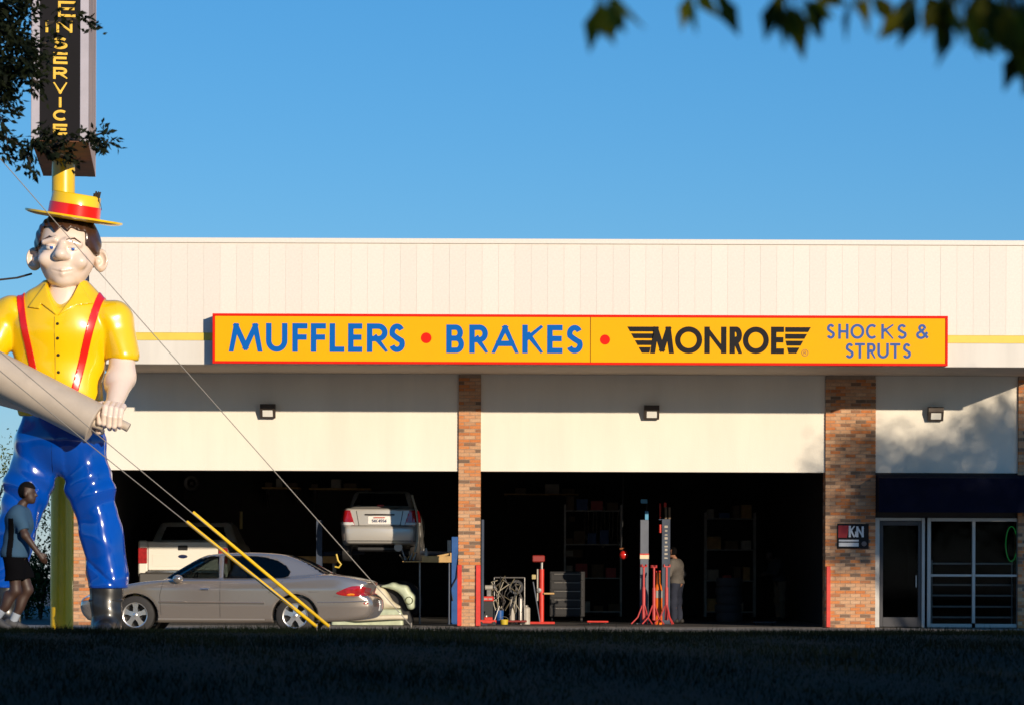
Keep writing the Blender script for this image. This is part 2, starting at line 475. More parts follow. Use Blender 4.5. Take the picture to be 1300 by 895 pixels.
# ------------------------------------------------------------------ ground
M_conc = mat('concrete', (0.30, 0.27, 0.23), 0.85, var=0.35, scale=1.2, bump=0.25, bscale=40)
M_asph = mat('asphalt', (0.055, 0.053, 0.05), 0.9, var=0.3, scale=2.5, bump=0.4, bscale=90)
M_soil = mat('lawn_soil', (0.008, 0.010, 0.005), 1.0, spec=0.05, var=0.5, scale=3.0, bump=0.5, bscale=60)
def berm(Y):
    pts = [(-400, -0.5), (6, -0.5), (13, -0.25), (20, 0.12), (26, 0.36), (30, 0.405), (34, 0.36), (38, 0.18), (42, 0.0), (5000, 0.0)]
    for (a, za), (b, zb) in zip(pts, pts[1:]):
        if a <= Y <= b: return za + (zb - za) * (Y - a) / (b - a)
    return 0.0
def sheet(name, x0, x1, ys, m, dz, nx=2, wob=0.0):
    V = []; Fs = []
    for j, Y in enumerate(ys):
        for i in range(nx + 1):
            X = x0 + (x1 - x0) * i / nx
            V.append((X, Y, berm(Y) + dz + wob * (math.sin(X * 0.9 + Y * 0.3) + math.sin(X * 0.37 - 1.3))))
    for j in range(len(ys) - 1):
        for i in range(nx):
            a = j * (nx + 1) + i
            Fs.append((a, a + 1, a + nx + 2, a + nx + 1))
    o = MB().add(V, Fs, True).build(name, m)
    return tag(o, kind='structure')
sheet('ground', -900, 900, [-400, 6, 13, 20, 26, 30, 34, 38, 42, 60, 200, 3000], M_asph, -0.03)
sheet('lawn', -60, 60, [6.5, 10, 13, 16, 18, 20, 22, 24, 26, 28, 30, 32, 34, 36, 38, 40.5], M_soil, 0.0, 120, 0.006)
sheet('parking_lot', -40, 40, [40.7, 42, 50, 56.5], mat('pale_worn_paving', (0.27, 0.235, 0.19), 0.9, var=0.3, scale=1.0, bump=0.3, bscale=50), -0.012)
sheet('concrete_apron', -30, 30, [56.5, 58, 59.9], M_conc, -0.004)

# ------------------------------------------------------------------ the shop
YW, YF = 60.0, 57.15
BX0, BX1 = -9.15, 10.95
M_white = mat('warm_white_paint', (0.70, 0.655, 0.58), 0.7, var=0.12, scale=1.6, streak=(1, 1, 0.12))
M_stucco = mat('white_stucco', (0.79, 0.735, 0.63), 0.85, var=0.08, scale=1.3, bump=0.25, bscale=35, streak=(1, 1, 0.16))
M_panel = ramp_mat('fascia_panel_paint', [(0.0, (0.70, 0.642, 0.57)), (0.5, (0.72, 0.66, 0.585)), (1.0, (0.74, 0.68, 0.602))], 0.6, 'object', 0.06)
M_soffit = mat('soffit_paint', (0.58, 0.47, 0.36), 0.75, var=0.12, scale=1.5)
M_stripe = mat('yellow_stripe_paint', (0.74, 0.54, 0.07), 0.5, var=0.06)
M_mortar = mat('mortar', (0.38, 0.28, 0.20), 0.95, var=0.25, scale=9)
BRICKS = [(0.0, (0.46, 0.245, 0.13)), (0.30, (0.52, 0.29, 0.155)), (0.46, (0.55, 0.34, 0.20)), (0.60, (0.54, 0.20, 0.065)), (0.82, (0.50, 0.165, 0.05)), (0.89, (0.22, 0.13, 0.08)), (1.0, (0.16, 0.105, 0.07))]
M_brick = ramp_mat('brick', BRICKS, 0.9, 'object', 0.16)
M_brick_i = ramp_mat('brick_many', BRICKS, 0.9, 'island', 0.16)
M_red = mat('red_steel_paint', (0.62, 0.035, 0.02), 0.45, var=0.2, scale=8)
M_bronze = mat('dark_bronze_metal', (0.06, 0.045, 0.035), 0.5, 0.3)
M_lens = mat('lamp_lens', (0.72, 0.70, 0.64), 0.25)
M_alu = mat('aluminium', (0.45, 0.43, 0.40), 0.42, 0.5, var=0.08, scale=4)
M_navy = mat('navy_awning_cloth', (0.004, 0.005, 0.016), 0.95, var=0.25, scale=5, bump=0.2, bscale=90, spec=0.08)
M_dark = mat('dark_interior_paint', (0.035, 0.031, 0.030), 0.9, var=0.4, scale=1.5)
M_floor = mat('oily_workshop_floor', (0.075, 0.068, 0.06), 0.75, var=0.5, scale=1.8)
M_roof = mat('roof_gravel', (0.25, 0.23, 0.2), 0.95, var=0.3)
M_glass = mat('shop_glass', (0.38, 0.41, 0.43), 0.02, trans=1.0, ior=1.13)

shop = thing('auto_repair_shop', 'long white and brick auto repair shop with two open garage bays', 'building', (0, YW, 0))
def LW(x0, x1, y0, y1, z0, z1):   # world box -> shop-local
    return (x0, x1, y0 - YW, y1 - YW, z0, z1)

# walls: shell of the workshop
YB = 79.0
fx0 = PX(112, YF)
ZS = 5.18           # soffit height
ZT = PZ(303.5, YF)  # parapet top
x_p1a, x_p1b = PX(582, YW), PX(610, YW)
x_p2a, x_p2b = PX(1047.5, YW), PX(1111, YW)
x_p3a, x_p3b = PX(1292, YW), BX1
x_p0a, x_p0b = BX0, PX(116, YW)
zo = PZ(598, YW)    # top of the openings
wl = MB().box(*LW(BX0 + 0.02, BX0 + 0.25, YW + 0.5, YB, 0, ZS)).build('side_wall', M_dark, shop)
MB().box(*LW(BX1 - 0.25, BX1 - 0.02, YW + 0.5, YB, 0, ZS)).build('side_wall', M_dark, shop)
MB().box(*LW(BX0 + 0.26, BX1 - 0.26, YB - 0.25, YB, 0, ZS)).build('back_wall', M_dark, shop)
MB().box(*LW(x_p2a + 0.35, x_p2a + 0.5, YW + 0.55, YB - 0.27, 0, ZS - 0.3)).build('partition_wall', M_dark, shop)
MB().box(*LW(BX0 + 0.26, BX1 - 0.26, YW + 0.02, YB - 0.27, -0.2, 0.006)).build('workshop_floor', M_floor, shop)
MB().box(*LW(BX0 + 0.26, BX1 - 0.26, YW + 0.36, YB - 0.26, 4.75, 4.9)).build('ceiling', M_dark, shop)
MB().box(*LW(fx0 + 0.02, BX1, YF + 0.25, YB, ZS + 0.02, ZS + 0.4)).build('roof', M_roof, shop)
# white wall panels above each opening
for a, b in ((x_p0b, x_p1a), (x_p1b, x_p2a), (x_p2b, x_p3a)):
    MB().box(*LW(a + 0.002, b - 0.002, YW, YW + 0.32, zo, ZS - 0.002)).build('header_wall', M_stucco, shop)
# soffit under the overhang
sf = MB().box(*LW(PX(112, YF) + 0.02, BX1 - 0.02, YF + 0.06, YW + 0.02, ZS, ZS + 0.018)).build('soffit', M_soffit, shop)
# fascia: frame, panels, coping, stripe, lower band
fx0 = PX(112, YF)
z_s1, z_s0 = PZ(422.5, YF, 230) , PZ(432.5, YF, 230)
z_s1 += 0.0; z_s0 += 0.0
fas = MB().box(*LW(fx0 + 0.01, BX1 - 0.01, YF + 0.03, YF + 0.24, ZS + 0.02, ZT - 0.02)).build('fascia', M_white, shop)
npan = 60; pw = (BX1 - fx0) / npan
pan = MB().bbox(0.0006, pw - 0.0006, 0, 0.034, 0, ZT - 0.10 - z_s1 - 0.004, 0.0022)
po = None
for i in range(npan):
    x = fx0 + i * pw
    if po is None:
        po = pan.build('panel', M_panel, fas, (x, YF - YW, z_s1 + 0.002)); 
    else:
        c = po.copy(); COL.objects.link(c); c.parent = fas; c.location = (x, YF - YW + rnd.uniform(-0.0015, 0.0015), z_s1 + 0.002)
MB().bbox(*LW(fx0 - 0.02, BX1 + 0.02, YF - 0.03, YF + 0.30, ZT - 0.10, ZT), 0.008).build('coping', M_panel, fas)
MB().bbox(*LW(fx0 - 0.01, BX1 + 0.01, YF - 0.022, YF + 0.03, z_s0 + 0.002, z_s1 - 0.002), 0.005).build('stripe', M_stripe, fas)
MB().bbox(*LW(fx0 - 0.02, BX1 + 0.02, YF - 0.045, YF + 0.03, ZS - 0.03, z_s0 - 0.002), 0.01).build('lower_band', M_white, fas)
MB().box(*LW(fx0 - 0.07, fx0 - 0.022, YF + 0.02, YF + 0.26, ZS + 0.02, ZT - 0.03)).build('end_cap', mat('dark_blue_strip', (0.02, 0.03, 0.07), 0.6), fas)  # dark blue strip along the fascia's left end

# brick pillars, every brick its own block with recessed joints
BL, BH, BJ = 0.203, 0.060, 0.010
def brick_me(l):
    m = MB().bbox(0, l, 0, 0.09, 0, BH, 0.003)
    me = bpy.data.meshes.new('brick'); me.from_pydata(m.v, [], m.f); me.update()
    me.materials.append(M_brick)
    return me
def brick_pillar(xa, xb, ya, yb, top, limit=300, name='brick_pillar'):
    w = xb - xa
    n = max(2, round(w / (BL + BJ)))
    bl = (w - BJ * (n - 1)) / n; hb = (bl - BJ) / 2
    full, half = brick_me(bl), brick_me(hb)
    p = MB().box(*LW(xa + 0.008, xb - 0.008, ya + 0.008, yb - 0.008, 0, top)).build(name, M_mortar, shop)
    nc = int(top / (BH + BJ)); rest = MB(); cnt = 0
    for c in range(nc):
        z = c * (BH + BJ) + 0.003
        xs = []
        if c % 2 == 0: xs = [(xa + i * (bl + BJ), full, bl) for i in range(n)]
        else:
            xs = [(xa, half, hb)] + [(xa + hb + BJ + i * (bl + BJ), full, bl) for i in range(n - 1)] + [(xb - hb, half, hb)]
        for x, me, l in xs:
            dy = rnd.uniform(-0.002, 0.002)
            if cnt < limit:
                link_mesh('brick', me, None, p, (x, ya - YW + dy, z)); cnt += 1
            else:
                rest.bbox(x, x + l, ya - YW + dy, ya - YW + 0.09, z, z + BH, 0.003)
        # side faces
        yy = ya + 0.095
        while yy < yb - 0.02:
            e = min(yy + (bl if c % 2 else hb), yb)
            for sx in (0, 1):
                a = xa if sx == 0 else xb - 0.05
                rest.bbox(a, a + 0.05, yy - YW + BJ, e - YW, z, z + BH, 0.003)
            yy = e + BJ
    if rest.v:
        o = rest.build('return_bricks', M_brick_i, p); tag(o, kind='stuff')
    return p
brick_pillar(x_p0a, x_p0b, YW - 0.06, YW + 0.44, ZS - 0.003)
brick_pillar(x_p1a, x_p1b, YW - 0.06, YW + 0.44, ZS - 0.003)
brick_pillar(x_p2a, x_p2b, YW - 0.06, YW + 0.44, ZS - 0.003)
brick_pillar(x_p3a, x_p3b, YW - 0.06, YW + 0.44, ZS - 0.003, 0)

# red steel corner guards on the pillars
for xa, xb in ((PX(581, YW), PX(586.5, YW)), (PX(604.5, YW), PX(610.5, YW)), (PX(1049, YW), PX(1054, YW))):
    g = MB().bbox(*LW(xa, xb, YW - 0.10, YW - 0.064, 0.01, PZ(717, YW)), 0.006)
    g.build('corner_guard', M_red, shop)
# wall lamps
for px, py in ((340.5, 522.5), (827, 524), (1187, 526)):
    c = P(px, py, YW)
    h = MB().prism([(c.x - 0.15, 0.0), (c.x + 0.15, 0.0), (c.x + 0.15, 0.0), (c.x - 0.15, 0.0)], 0, 0) if False else MB()
    z0, z1 = c.z - 0.14, c.z + 0.15
    # wedge-shaped housing leaning out at the top
    Q = [(-0.004, z0 + 0.02), (-0.10, z0), (-0.19, z1 - 0.10), (-0.17, z1), (-0.004, z1)]
    h.prism([(y, z) for y, z in Q], c.x - 0.155, c.x + 0.155, 'x')
    ho = h.build('wall_lamp', M_bronze, shop)
    l = MB().bbox(c.x - 0.105, c.x + 0.105, -0.01, 0.01, -0.085, 0.085, 0.004)
    lo = l.build('lens', M_lens, ho)
    a = math.atan2(0.09, 0.25)
    me = lo.data
    for v in me.vertices:
        y, z = v.co.y, v.co.z
        v.co.y = -0.149 + y * math.cos(a) - z * math.sin(a); v.co.z = (z0 + z1) / 2 - 0.03 + z * math.cos(a) + y * math.sin(a)
# awning over the storefront
aw = MB().prism([(YW - 0.07 - YW, PZ(600.5, YW)), (-0.62, PZ(606, YW)), (-0.66, PZ(612, YW)), (-0.66, PZ(648, YF + 2.2)), (-0.62, PZ(648, YF + 2.2)), (-0.60, PZ(612, YW) - 0.03), (-0.07, PZ(606, YW) - 0.05)], x_p2b + 0.0, BX1 - 0.05, 'x')
awo = aw.build('awning', M_navy, shop)
for xx in (x_p2b + 0.004, BX1 - 0.07):
    MB().prism([(-0.075, PZ(601, YW) - 0.004), (-0.60, PZ(607, YW) - 0.03), (-0.60, PZ(647, YF + 2.2)), (-0.075, PZ(647, YF + 2.2))], xx, xx + 0.012, 'x').build('awning_side', M_navy, awo)
# storefront: mullions, door and panes
YG = YW + 0.06
sf_o = MB().box(*LW(x_p2b + 0.01, x_p3a - 0.01, YG - 0.02, YG + 0.10, PZ(655, YG), zo - 0.002)).build('storefront', M_dark, shop)
def bar(name, xa, xb, ya, yb, par, m=M_alu, d=0.10, off=0.0):
    return MB().bbox(*LW(xa, xb, YG - d / 2 + off, YG + d / 2 + off, min(ya, yb), max(ya, yb)), 0.004).build(name, m, par)
zt, zm = PZ(655, YG), PZ(728, YG)
X = lambda px: PX(px, YG)
bar('frame_post', x_p2b + 0.005, X(1116.5), 0.01, zt, sf_o)
bar('frame_post', X(1170), X(1174), 0.01, zt, sf_o)
bar('frame_post', X(1177), X(1181.5), 0.01, zt, sf_o, d=0.12)
bar('mullion', X(1234), X(1238), 0.10, zt - 0.07, sf_o)
bar('frame_post', X(1291), x_p3a, 0.01, zt, sf_o)
bar('head_rail', X(1116.7), X(1169.8), zt - 0.06, zt, sf_o)
bar('head_rail', X(1181.7), X(1290.8), zt - 0.07, zt, sf_o)
for a, b in ((1181.7, 1233.8), (1238.2, 1290.8)):
    bar('mid_rail', X(a), X(b), zm - 0.025, zm + 0.025, sf_o)
    bar('sill', X(a), X(b), 0.012, 0.09, sf_o)
    for z0, z1 in ((0.095, zm - 0.03), (zm + 0.03, zt - 0.075)):
        bar('pane', X(a) + 0.002, X(b) - 0.002, z0, z1, sf_o, M_glass, 0.012, 0.01)
dr = MB().bbox(*LW(X(1117), X(1121), YG - 0.03, YG + 0.02, 0.02, zt - 0.065), 0.004).bbox(*LW(X(1165.5), X(1169.5), YG - 0.03, YG + 0.02, 0.02, zt - 0.065), 0.004)
dr.bbox(*LW(X(1121), X(1165.5), YG - 0.029, YG + 0.019, 0.02, 0.22), 0.004).bbox(*LW(X(1121), X(1165.5), YG - 0.029, YG + 0.019, zt - 0.16, zt - 0.066), 0.004)
dro = dr.build('door', mat('dark_door_frame', (0.05, 0.05, 0.055), 0.4, 0.5), shop)
bar('door_pane', X(1121) + 0.002, X(1165.5) - 0.002, 0.225, zt - 0.165, dro, M_glass, 0.012, 0.0)
MB().tube([P(1163, 730, YG - 0.08) - Vector((0, YW, 0)), P(1163, 745, YG - 0.08) - Vector((0, YW, 0))], 0.014).build('door_handle', M_alu, dro)
# display shelf rails behind the lower panes
shf = MB()
for py in (713, 740, 753.5, 767.5, 781):
    z = PZ(py, YG + 0.25)
    shf.box(*LW(X(1183), X(1289), YG + 0.24, YG + 0.262, z - 0.018, z + 0.018))
shf.box(*LW(X(1185), X(1186.5), YG + 0.265, YG + 0.29, 0.0, 1.4)).box(*LW(X(1287), X(1288.5), YG + 0.265, YG + 0.29, 0.0, 1.4))
rk = shf.build('display_rack', mat('white_rail', (0.7, 0.68, 0.6), 0.5)); rk.location = (0, YW, 0)
tag(rk, 'white railed display rack behind the storefront window', 'rack')
# small green neon ring in the window
ring = MB(); c = P(1284, 690, YG + 0.15)
ring.tube([(c.x + 0.115 * math.cos(t * math.pi / 16), c.y, c.z + 0.36 * math.sin(t * math.pi / 16)) for t in range(33)], 0.008, 6)
mg = bpy.data.materials.new('green_neon'); mg.use_nodes = True
b_ = mg.node_tree.nodes['Principled BSDF']; b_.inputs['Base Color'].default_value = (0.02, 0.3, 0.06, 1)
b_.inputs['Emission Color'].default_value = (0.05, 0.8, 0.15, 1); b_.inputs['Emission Strength'].default_value = 0.22
tag(ring.build('neon_ring', mg), 'green oval neon ring hanging in the shop window', 'neon sign')

# ------------------------------------------------------------------ long yellow sign
YSG = YF - 0.36
M_sign = mat('sign_yellow', (0.84, 0.40, 0.002), 0.6, var=0.04, scale=1.0, spec=0.12)
M_sred = mat('sign_red', (0.70, 0.012, 0.004), 0.6, spec=0.12)
M_sblue = mat('sign_blue', (0.0, 0.11, 0.43), 0.6, spec=0.1)
M_sblue2 = mat('sign_slate_blue', (0.05, 0.11, 0.33), 0.6, spec=0.1)
M_sblack = mat('sign_black', (0.016, 0.015, 0.016), 0.6, spec=0.1)
M_scab = mat('sign_cabinet', (0.22, 0.06, 0.03), 0.5)
sx0, sx1, sxm = PX(270, YSG, 430), PX(1203, YSG, 430), PX(749.5, YSG, 430)
sz1, sz0 = PZ(399.8, YSG), PZ(462.4, YSG)
sign = thing('shop_sign', 'long yellow sign reading MUFFLERS BRAKES MONROE SHOCKS & STRUTS with red border', 'sign', (0, YSG, sz0))
TH = (sz1 - sz0)
MB().bbox(sx0, sx1, 0.02, 0.31, 0, TH, 0.006).build('cabinet', M_scab, sign)
bt = 0.045
for nm, bx in (('border_rail', (sx0 - 0.004, sx1 + 0.004, -0.012, 0.018, -0.004, bt)), ('border_rail', (sx0 - 0.004, sx1 + 0.004, -0.012, 0.018, TH - bt, TH + 0.004)),
               ('border_rail', (sx0 - 0.004, sx0 + bt, -0.012, 0.018, bt + 0.001, TH - bt - 0.001)), ('border_rail', (sx1 - bt, sx1 + 0.004, -0.012, 0.018, bt + 0.001, TH - bt - 0.001))):
    MB().bbox(*bx, 0.004).build(nm, M_sred, sign)
p1 = MB().box(sx0 + bt + 0.001, sxm - 0.007, 0.0, 0.019, bt + 0.001, TH - bt - 0.001).build('face_panel', M_sign, sign)
p2 = MB().box(sxm + 0.007, sx1 - bt - 0.001, 0.0, 0.019, bt + 0.001, TH - bt - 0.001).build('face_panel', M_sign, sign)
def sg(u, v, d): return (u, -d, v)
def put_text(par, items, y0, y1, w, m, name='letter'):
    for ch, a, b in items:
        pa, pb = P(a, y1, YSG), P(b, y0, YSG)
        za = PZ(y1, YSG, 650) - sz0; zb = PZ(y0, YSG, 650) - sz0
        letter(ch, pa.x, pb.x, za, zb, w, sg, 0.004, m, par, name)
c3 = lambda v: v / 2.6 + 260
c4 = lambda v: v / 2.6 + 740
put_text(p1, [(ch, c3(a), c3(b)) for ch, a, b in (('M', 79, 191), ('U', 202, 273), ('F', 289, 339), ('F', 350, 400), ('L', 412, 461), ('E', 473, 520), ('R', 535, 605), ('S', 608, 661))], 411.6, 447.8, 0.053, M_sblue)
put_text(p1, [(ch, c3(a), c3(b)) for ch, a, b in (('B', 797, 856), ('R', 873, 936), ('A', 946, 1037), ('K', 1048, 1117), ('E', 1130, 1181), ('S', 1194, 1248))], 412.6, 448.4, 0.053, M_sblue)
for par, px, py, r in ((p1, 541, 429.6, 6.8), (p2, 768, 431, 6.4)):
    c = P(px, py, YSG); R_ = r / F * YSG
    d_ = MB().lathe([(0.001, 0.004), (R_ * 0.98, 0.004), (R_, 0.0)], 28, Matrix.Translation((c.x, 0, PZ(py, YSG) - sz0)) @ Matrix.Rotation(math.pi / 2, 4, 'X'), False)
    d_.build('dot', M_sred, par)
put_text(p2, [(ch, c4(a), c4(b)) for ch, a, b in (('M', 222, 301), ('O', 304, 394), ('N', 401, 474), ('R', 484, 526), ('O', 528, 614), ('E', 621, 664))], 414.0, 448.0, 0.052, M_sblack)
put_text(p2, [(ch, c4(a), c4(b)) for ch, a, b in (('S', 805, 832), ('H', 843, 877), ('O', 883, 929), ('C', 934, 972), ('K', 985, 1026), ('S', 1038, 1069), ('&', 1100, 1143))], 410.0, 429.0, 0.025, M_sblue2)
put_text(p2, [(ch, c4(a), c4(b)) for ch, a, b in (('S', 867, 894), ('T', 898, 931), ('R', 938, 967), ('U', 972, 1010), ('T', 1014, 1048), ('S', 1056, 1083))], 434.0, 453.4, 0.025, M_sblue2)
# winged bars either side of the name
def wing(rows):
    for xa, xb, xc, xd, ya, yb in rows:
        q = [P(c4(xa), ya, YSG), P(c4(xb), ya, YSG), P(c4(xd), yb, YSG), P(c4(xc), yb, YSG)]
        poly = [(p.x, PZ(y, YSG) - sz0) for p, y in zip(q, (ya, ya, yb, yb))]
        MB().prism(poly, -0.004, 0.0).build('wing_bar', M_sblack, p2)
rowsL = []; rowsR = []
for i, (ya, yb) in enumerate(((414.4, 420.6), (423.0, 429.2), (431.6, 437.8), (440.2, 447.4))):
    la = 146 + (ya - 414) * 1.45; lc = 146 + (yb - 414) * 1.45
    ra = 240 - (ya - 414) * 0.62; rc = 240 - (yb - 414) * 0.62
    rowsL.append((la, ra, lc, rc, ya, yb))
    la2 = 658 + (ya - 414) * 0.62; lc2 = 658 + (yb - 414) * 0.62
    ra2 = 753 - (ya - 414) * 1.45; rc2 = 753 - (yb - 414) * 1.45
    if i in (0, 1): la2 = max(la2, 668); lc2 = max(lc2, 668)
    rowsR.append((max(la2, 668), ra2, max(lc2, 668), rc2, ya, yb))
wing(rowsL); wing(rowsR)
c = P(c4(733), 446.5, YSG); cz = PZ(446.5, YSG) - sz0
mbx = MB(); stroke_mesh(mbx, [(c.x + p[0], cz + p[1]) for p in arc(0, 0, 0.062, 0.062, 0, 360, 20)], 0.008, sg, 0.004)
for k, st in enumerate(glyph('R')):
    stroke_mesh(mbx, [(c.x - 0.022 + p[0] * 0.044, cz - 0.03 + p[1] * 0.06) for p in st], 0.007, sg, 0.004, k)
mbx.build('registered_mark', mat('sign_brown', (0.35, 0.16, 0.02), 0.5), p2)

# ------------------------------------------------------------------ small filter sign on the wide pillar
ys = YW - 0.085
a, b = P(1063, 696, ys), P(1103, 664.5, ys)
ks = thing('small_sign', 'small black red and white sign on the wide brick pillar', 'sign', (a.x, ys, a.z))
w_, h_ = b.x - a.x, b.z - a.z
MB().bbox(0, w_, 0, 0.02, 0, h_, 0.004).build('backing', M_sblack, ks)
redp = MB().prism([(0.02, h_ * 0.44), (w_ * 0.30, h_ * 0.44), (w_ * 0.38, h_ * 0.93), (0.02, h_ * 0.93)], -0.003, 0).build('red_field', mat('sign_deep_red', (0.42, 0.008, 0.012), 0.5), ks)
mk = mat('sign_white', (0.62, 0.63, 0.64), 0.5)
def kg(u, v, d): return (u, -d, v)
for ch, x0, x1, y0, y1 in (('K', 0.36, 0.56, 0.46, 0.92), ('&', 0.55, 0.63, 0.48, 0.70), ('N', 0.60, 0.84, 0.46, 0.90)):
    letter(ch, w_ * x0, w_ * x1, h_ * y0, h_ * y1, 0.022 if ch != '&' else 0.010, kg, 0.006, mk, ks)
MB().box(0.03, w_ * 0.68, -0.003, 0, h_ * 0.29, h_ * 0.36).build('text_line', mk, ks)
MB().box(0.03, w_ * 0.68, -0.003, 0, h_ * 0.09, h_ * 0.24).build('text_line', mk, ks)
MB().lathe([(0.001, 0.004), (0.05, 0.004), (0.052, 0)], 16, Matrix.Translation((w_ * 0.85, 0, h_ * 0.2)) @ Matrix.Rotation(math.pi / 2, 4, 'X'), False).build('seal', mat('sign_grey', (0.12, 0.10, 0.10), 0.5), ks)
# ------------------------------------------------------------------ giant roadside figure
YS_ = 46.2
SX0 = PX(85, YS_); SC = F / YS_          # pixels per metre at the figure
def q(px, py, dy=0.0):
    """figure-local coordinates of a pixel, dy metres behind the figure's middle plane"""
    p = P(px, py, YS_); return (p.x - SX0, dy, p.z - 0.04)
M_yel = mat('gloss_yellow_fibreglass', (0.88, 0.55, 0.002), 0.28, coat=0.7, var=0.10, scale=2.0, streak=(1, 1, 0.4))
M_blu = mat('gloss_blue_fibreglass', (0.0004, 0.058, 0.38), 0.18, coat=0.85, var=0.16, scale=2.5, streak=(1, 1, 0.4))
M_skn = mat('painted_skin', (0.78, 0.62, 0.51), 0.36, coat=0.35, var=0.06, scale=3.0)
M_hai = mat('painted_brown_hair', (0.055, 0.022, 0.010), 0.4, coat=0.2, var=0.2)
M_sus = mat('suspender_red', (0.72, 0.012, 0.006), 0.25, coat=0.5)
M_boo = mat('black_boot', (0.018, 0.017, 0.016), 0.34, coat=0.3, var=0.4, scale=6)
M_muf = mat('muffler_grey', (0.52, 0.435, 0.345), 0.5, 0.0, coat=0.1, var=0.10, scale=3, streak=(1, 1, 1))
M_eye = mat('painted_eye_white', (0.80, 0.74, 0.68), 0.3, coat=0.5)
M_iris = mat('painted_iris_blue', (0.02, 0.10, 0.42), 0.2, coat=0.6)
M_lip = mat('painted_lip', (0.60, 0.36, 0.29), 0.4)
M_btn = mat('button_black', (0.02, 0.015, 0.01), 0.3)
M_str = mat('straw_underside', (0.55, 0.38, 0.12), 0.6, var=0.15)

st = thing('giant_statue', 'giant glossy figure in straw hat, yellow shirt, red suspenders and blue trousers holding a muffler', 'statue', (SX0, YS_, 0.04))
V3 = lambda *a: np.array(a, dtype=float)
# --- shirt
tors = [cone(q(76, 512), q(77, 425), 0.67, 0.74, 0.62), ell(q(78, 418), (0.83, 0.50, 0.52)), cone(q(45, 392), q(112, 392), 0.25, 0.25, 0.9), cone(q(84, 376), q(84, 392), 0.40, 0.5, 0.8)]
rsh = [cone(q(146, 410), q(157, 452, -0.10), 0.29, 0.265), ell(q(140, 404), (0.34, 0.33, 0.29))]
lsh = [cone(q(12, 405), q(-14, 448, -0.18), 0.30, 0.28), ell(q(18, 398), (0.34, 0.33, 0.28))]
tor_f = sunion(tors, 0.22); arms_f = sunion(rsh, 0.1); larm_f = sunion(lsh, 0.1)
neck_hole = cone(q(83, 360, -0.30), q(80, 404, -0.68), 0.27, 0.03)
zsl = q(150, 458)[2]
hem = q(80, 534)[2]
lowb = plane((-0.22, 0, -1), 0.0)
def shirt_f(X, Y, Z):
    t = tor_f(X, Y, Z)
    a = smax(arms_f(X, Y, Z), (zsl - Z) - 0.06 * (X - 0.9), 0.015)
    b = larm_f(X, Y, Z)
    r = smin(smin(t, a, 0.05), b, 0.05)
    # folds under the arm and at the waist
    r = r + 0.014 * np.sin(9 * Z + 5 * X) * np.exp(-((Z - hem - 0.4) / 0.5) ** 2) + 0.010 * np.sin(14 * X + 8 * Z) * np.exp(-((np.abs(X) - 0.75) / 0.22) ** 2)
    r = smax(r, hem - Z + 0.10 * np.abs(X), 0.02)
    r = smax(r, -(neck_hole(X, Y, Z)), 0.02)
    # placket line
    return r
lo = (q(-40, 0)[0], -0.75, hem - 0.15); hi = (q(185, 0)[0], 0.75, q(0, 358)[2])
shirt = sdf_obj('shirt', shirt_f, lo, hi, 0.026, M_yel, st, 50)
def ray_front(f, x, z, y0=-1.2, y1=0.4, n=300):
    ys = np.linspace(y0, y1, n); v = f(np.full(n, x), ys, np.full(n, z))
    k = np.argmax(v < 0)
    return float(ys[k]) if v[k] < 0 else None
# --- suspenders hugging the shirt
for a, b in (((27, 372), (50, 486)), ((131, 374), (96, 512))):
    pa, pb = q(*a), q(*b)
    d = np.array(pb) - np.array(pa); d[1] = 0; L = np.linalg.norm(d); d /= L; nrm = np.array([d[2], 0, -d[0]])
    def strap(X, Y, Z, pa=pa, d=d, nrm=nrm, L=L):
        s_ = (X - pa[0]) * nrm[0] + (Z - pa[2]) * nrm[2]
        t_ = (X - pa[0]) * d[0] + (Z - pa[2]) * d[2]
        band = np.maximum(np.abs(s_) - 0.056, np.maximum(-t_ - 0.02, t_ - L))
        return np.maximum(np.maximum(shirt_f(X, Y, Z) - 0.018, -(shirt_f(X, Y, Z) + 0.03)), np.maximum(band, Y - 0.1))
    x0, x1 = sorted((pa[0], pb[0])); z0, z1 = sorted((pa[2], pb[2]))
    sdf_obj('suspender', strap, (x0 - 0.1, -0.75, z0 - 0.08), (x1 + 0.1, 0.15, z1 + 0.1), 0.013, M_sus, st, 45)
# --- buttons and placket seam
for py in (415, 433, 453.5, 475):
    p = q(79.5, py); y = ray_front(shirt_f, p[0], p[2])
    MB().lathe([(0.001, 0.016), (0.020, 0.014), (0.026, 0.0), (0.026, -0.01)], 14, Matrix.Translation((p[0], y - 0.002, p[2])) @ Matrix.Rotation(math.pi / 2, 4, 'X')).build('button', M_btn, st)
pts = []
for py in range(406, 500, 6):
    p = q(75.5, py); pts.append((p[0], ray_front(shirt_f, p[0], p[2]) - 0.002, p[2]))
MB().tube(pts, 0.005, 5).build('placket_seam', mat('seam_brown', (0.20, 0.11, 0.004), 0.5), st)
# --- collar wings: thick folded slabs
for pl in ([(62, 361), (41, 393), (56, 396), (58, 389), (79, 405), (66, 379)], [(104, 362), (122, 388), (103, 391), (80, 405), (96, 382)]):
    pp = [q(a, b) for a, b in pl]
    f2 = poly2([(p[0], p[2]) for p in pp])
    def col_f(X, Y, Z, f2=f2):
        s_ = shirt_f(X, Y, Z)
        return smax(np.maximum(s_ - 0.035, -(s_ + 0.03)), np.maximum(f2(X, Z), Y - 0.05), 0.012)
    xs = [p[0] for p in pp]; zs = [p[2] for p in pp]
    sdf_obj('collar', col_f, (min(xs) - 0.06, -0.75, min(zs) - 0.06), (max(xs) + 0.06, 0.1, max(zs) + 0.06), 0.014, M_yel, st, 45)
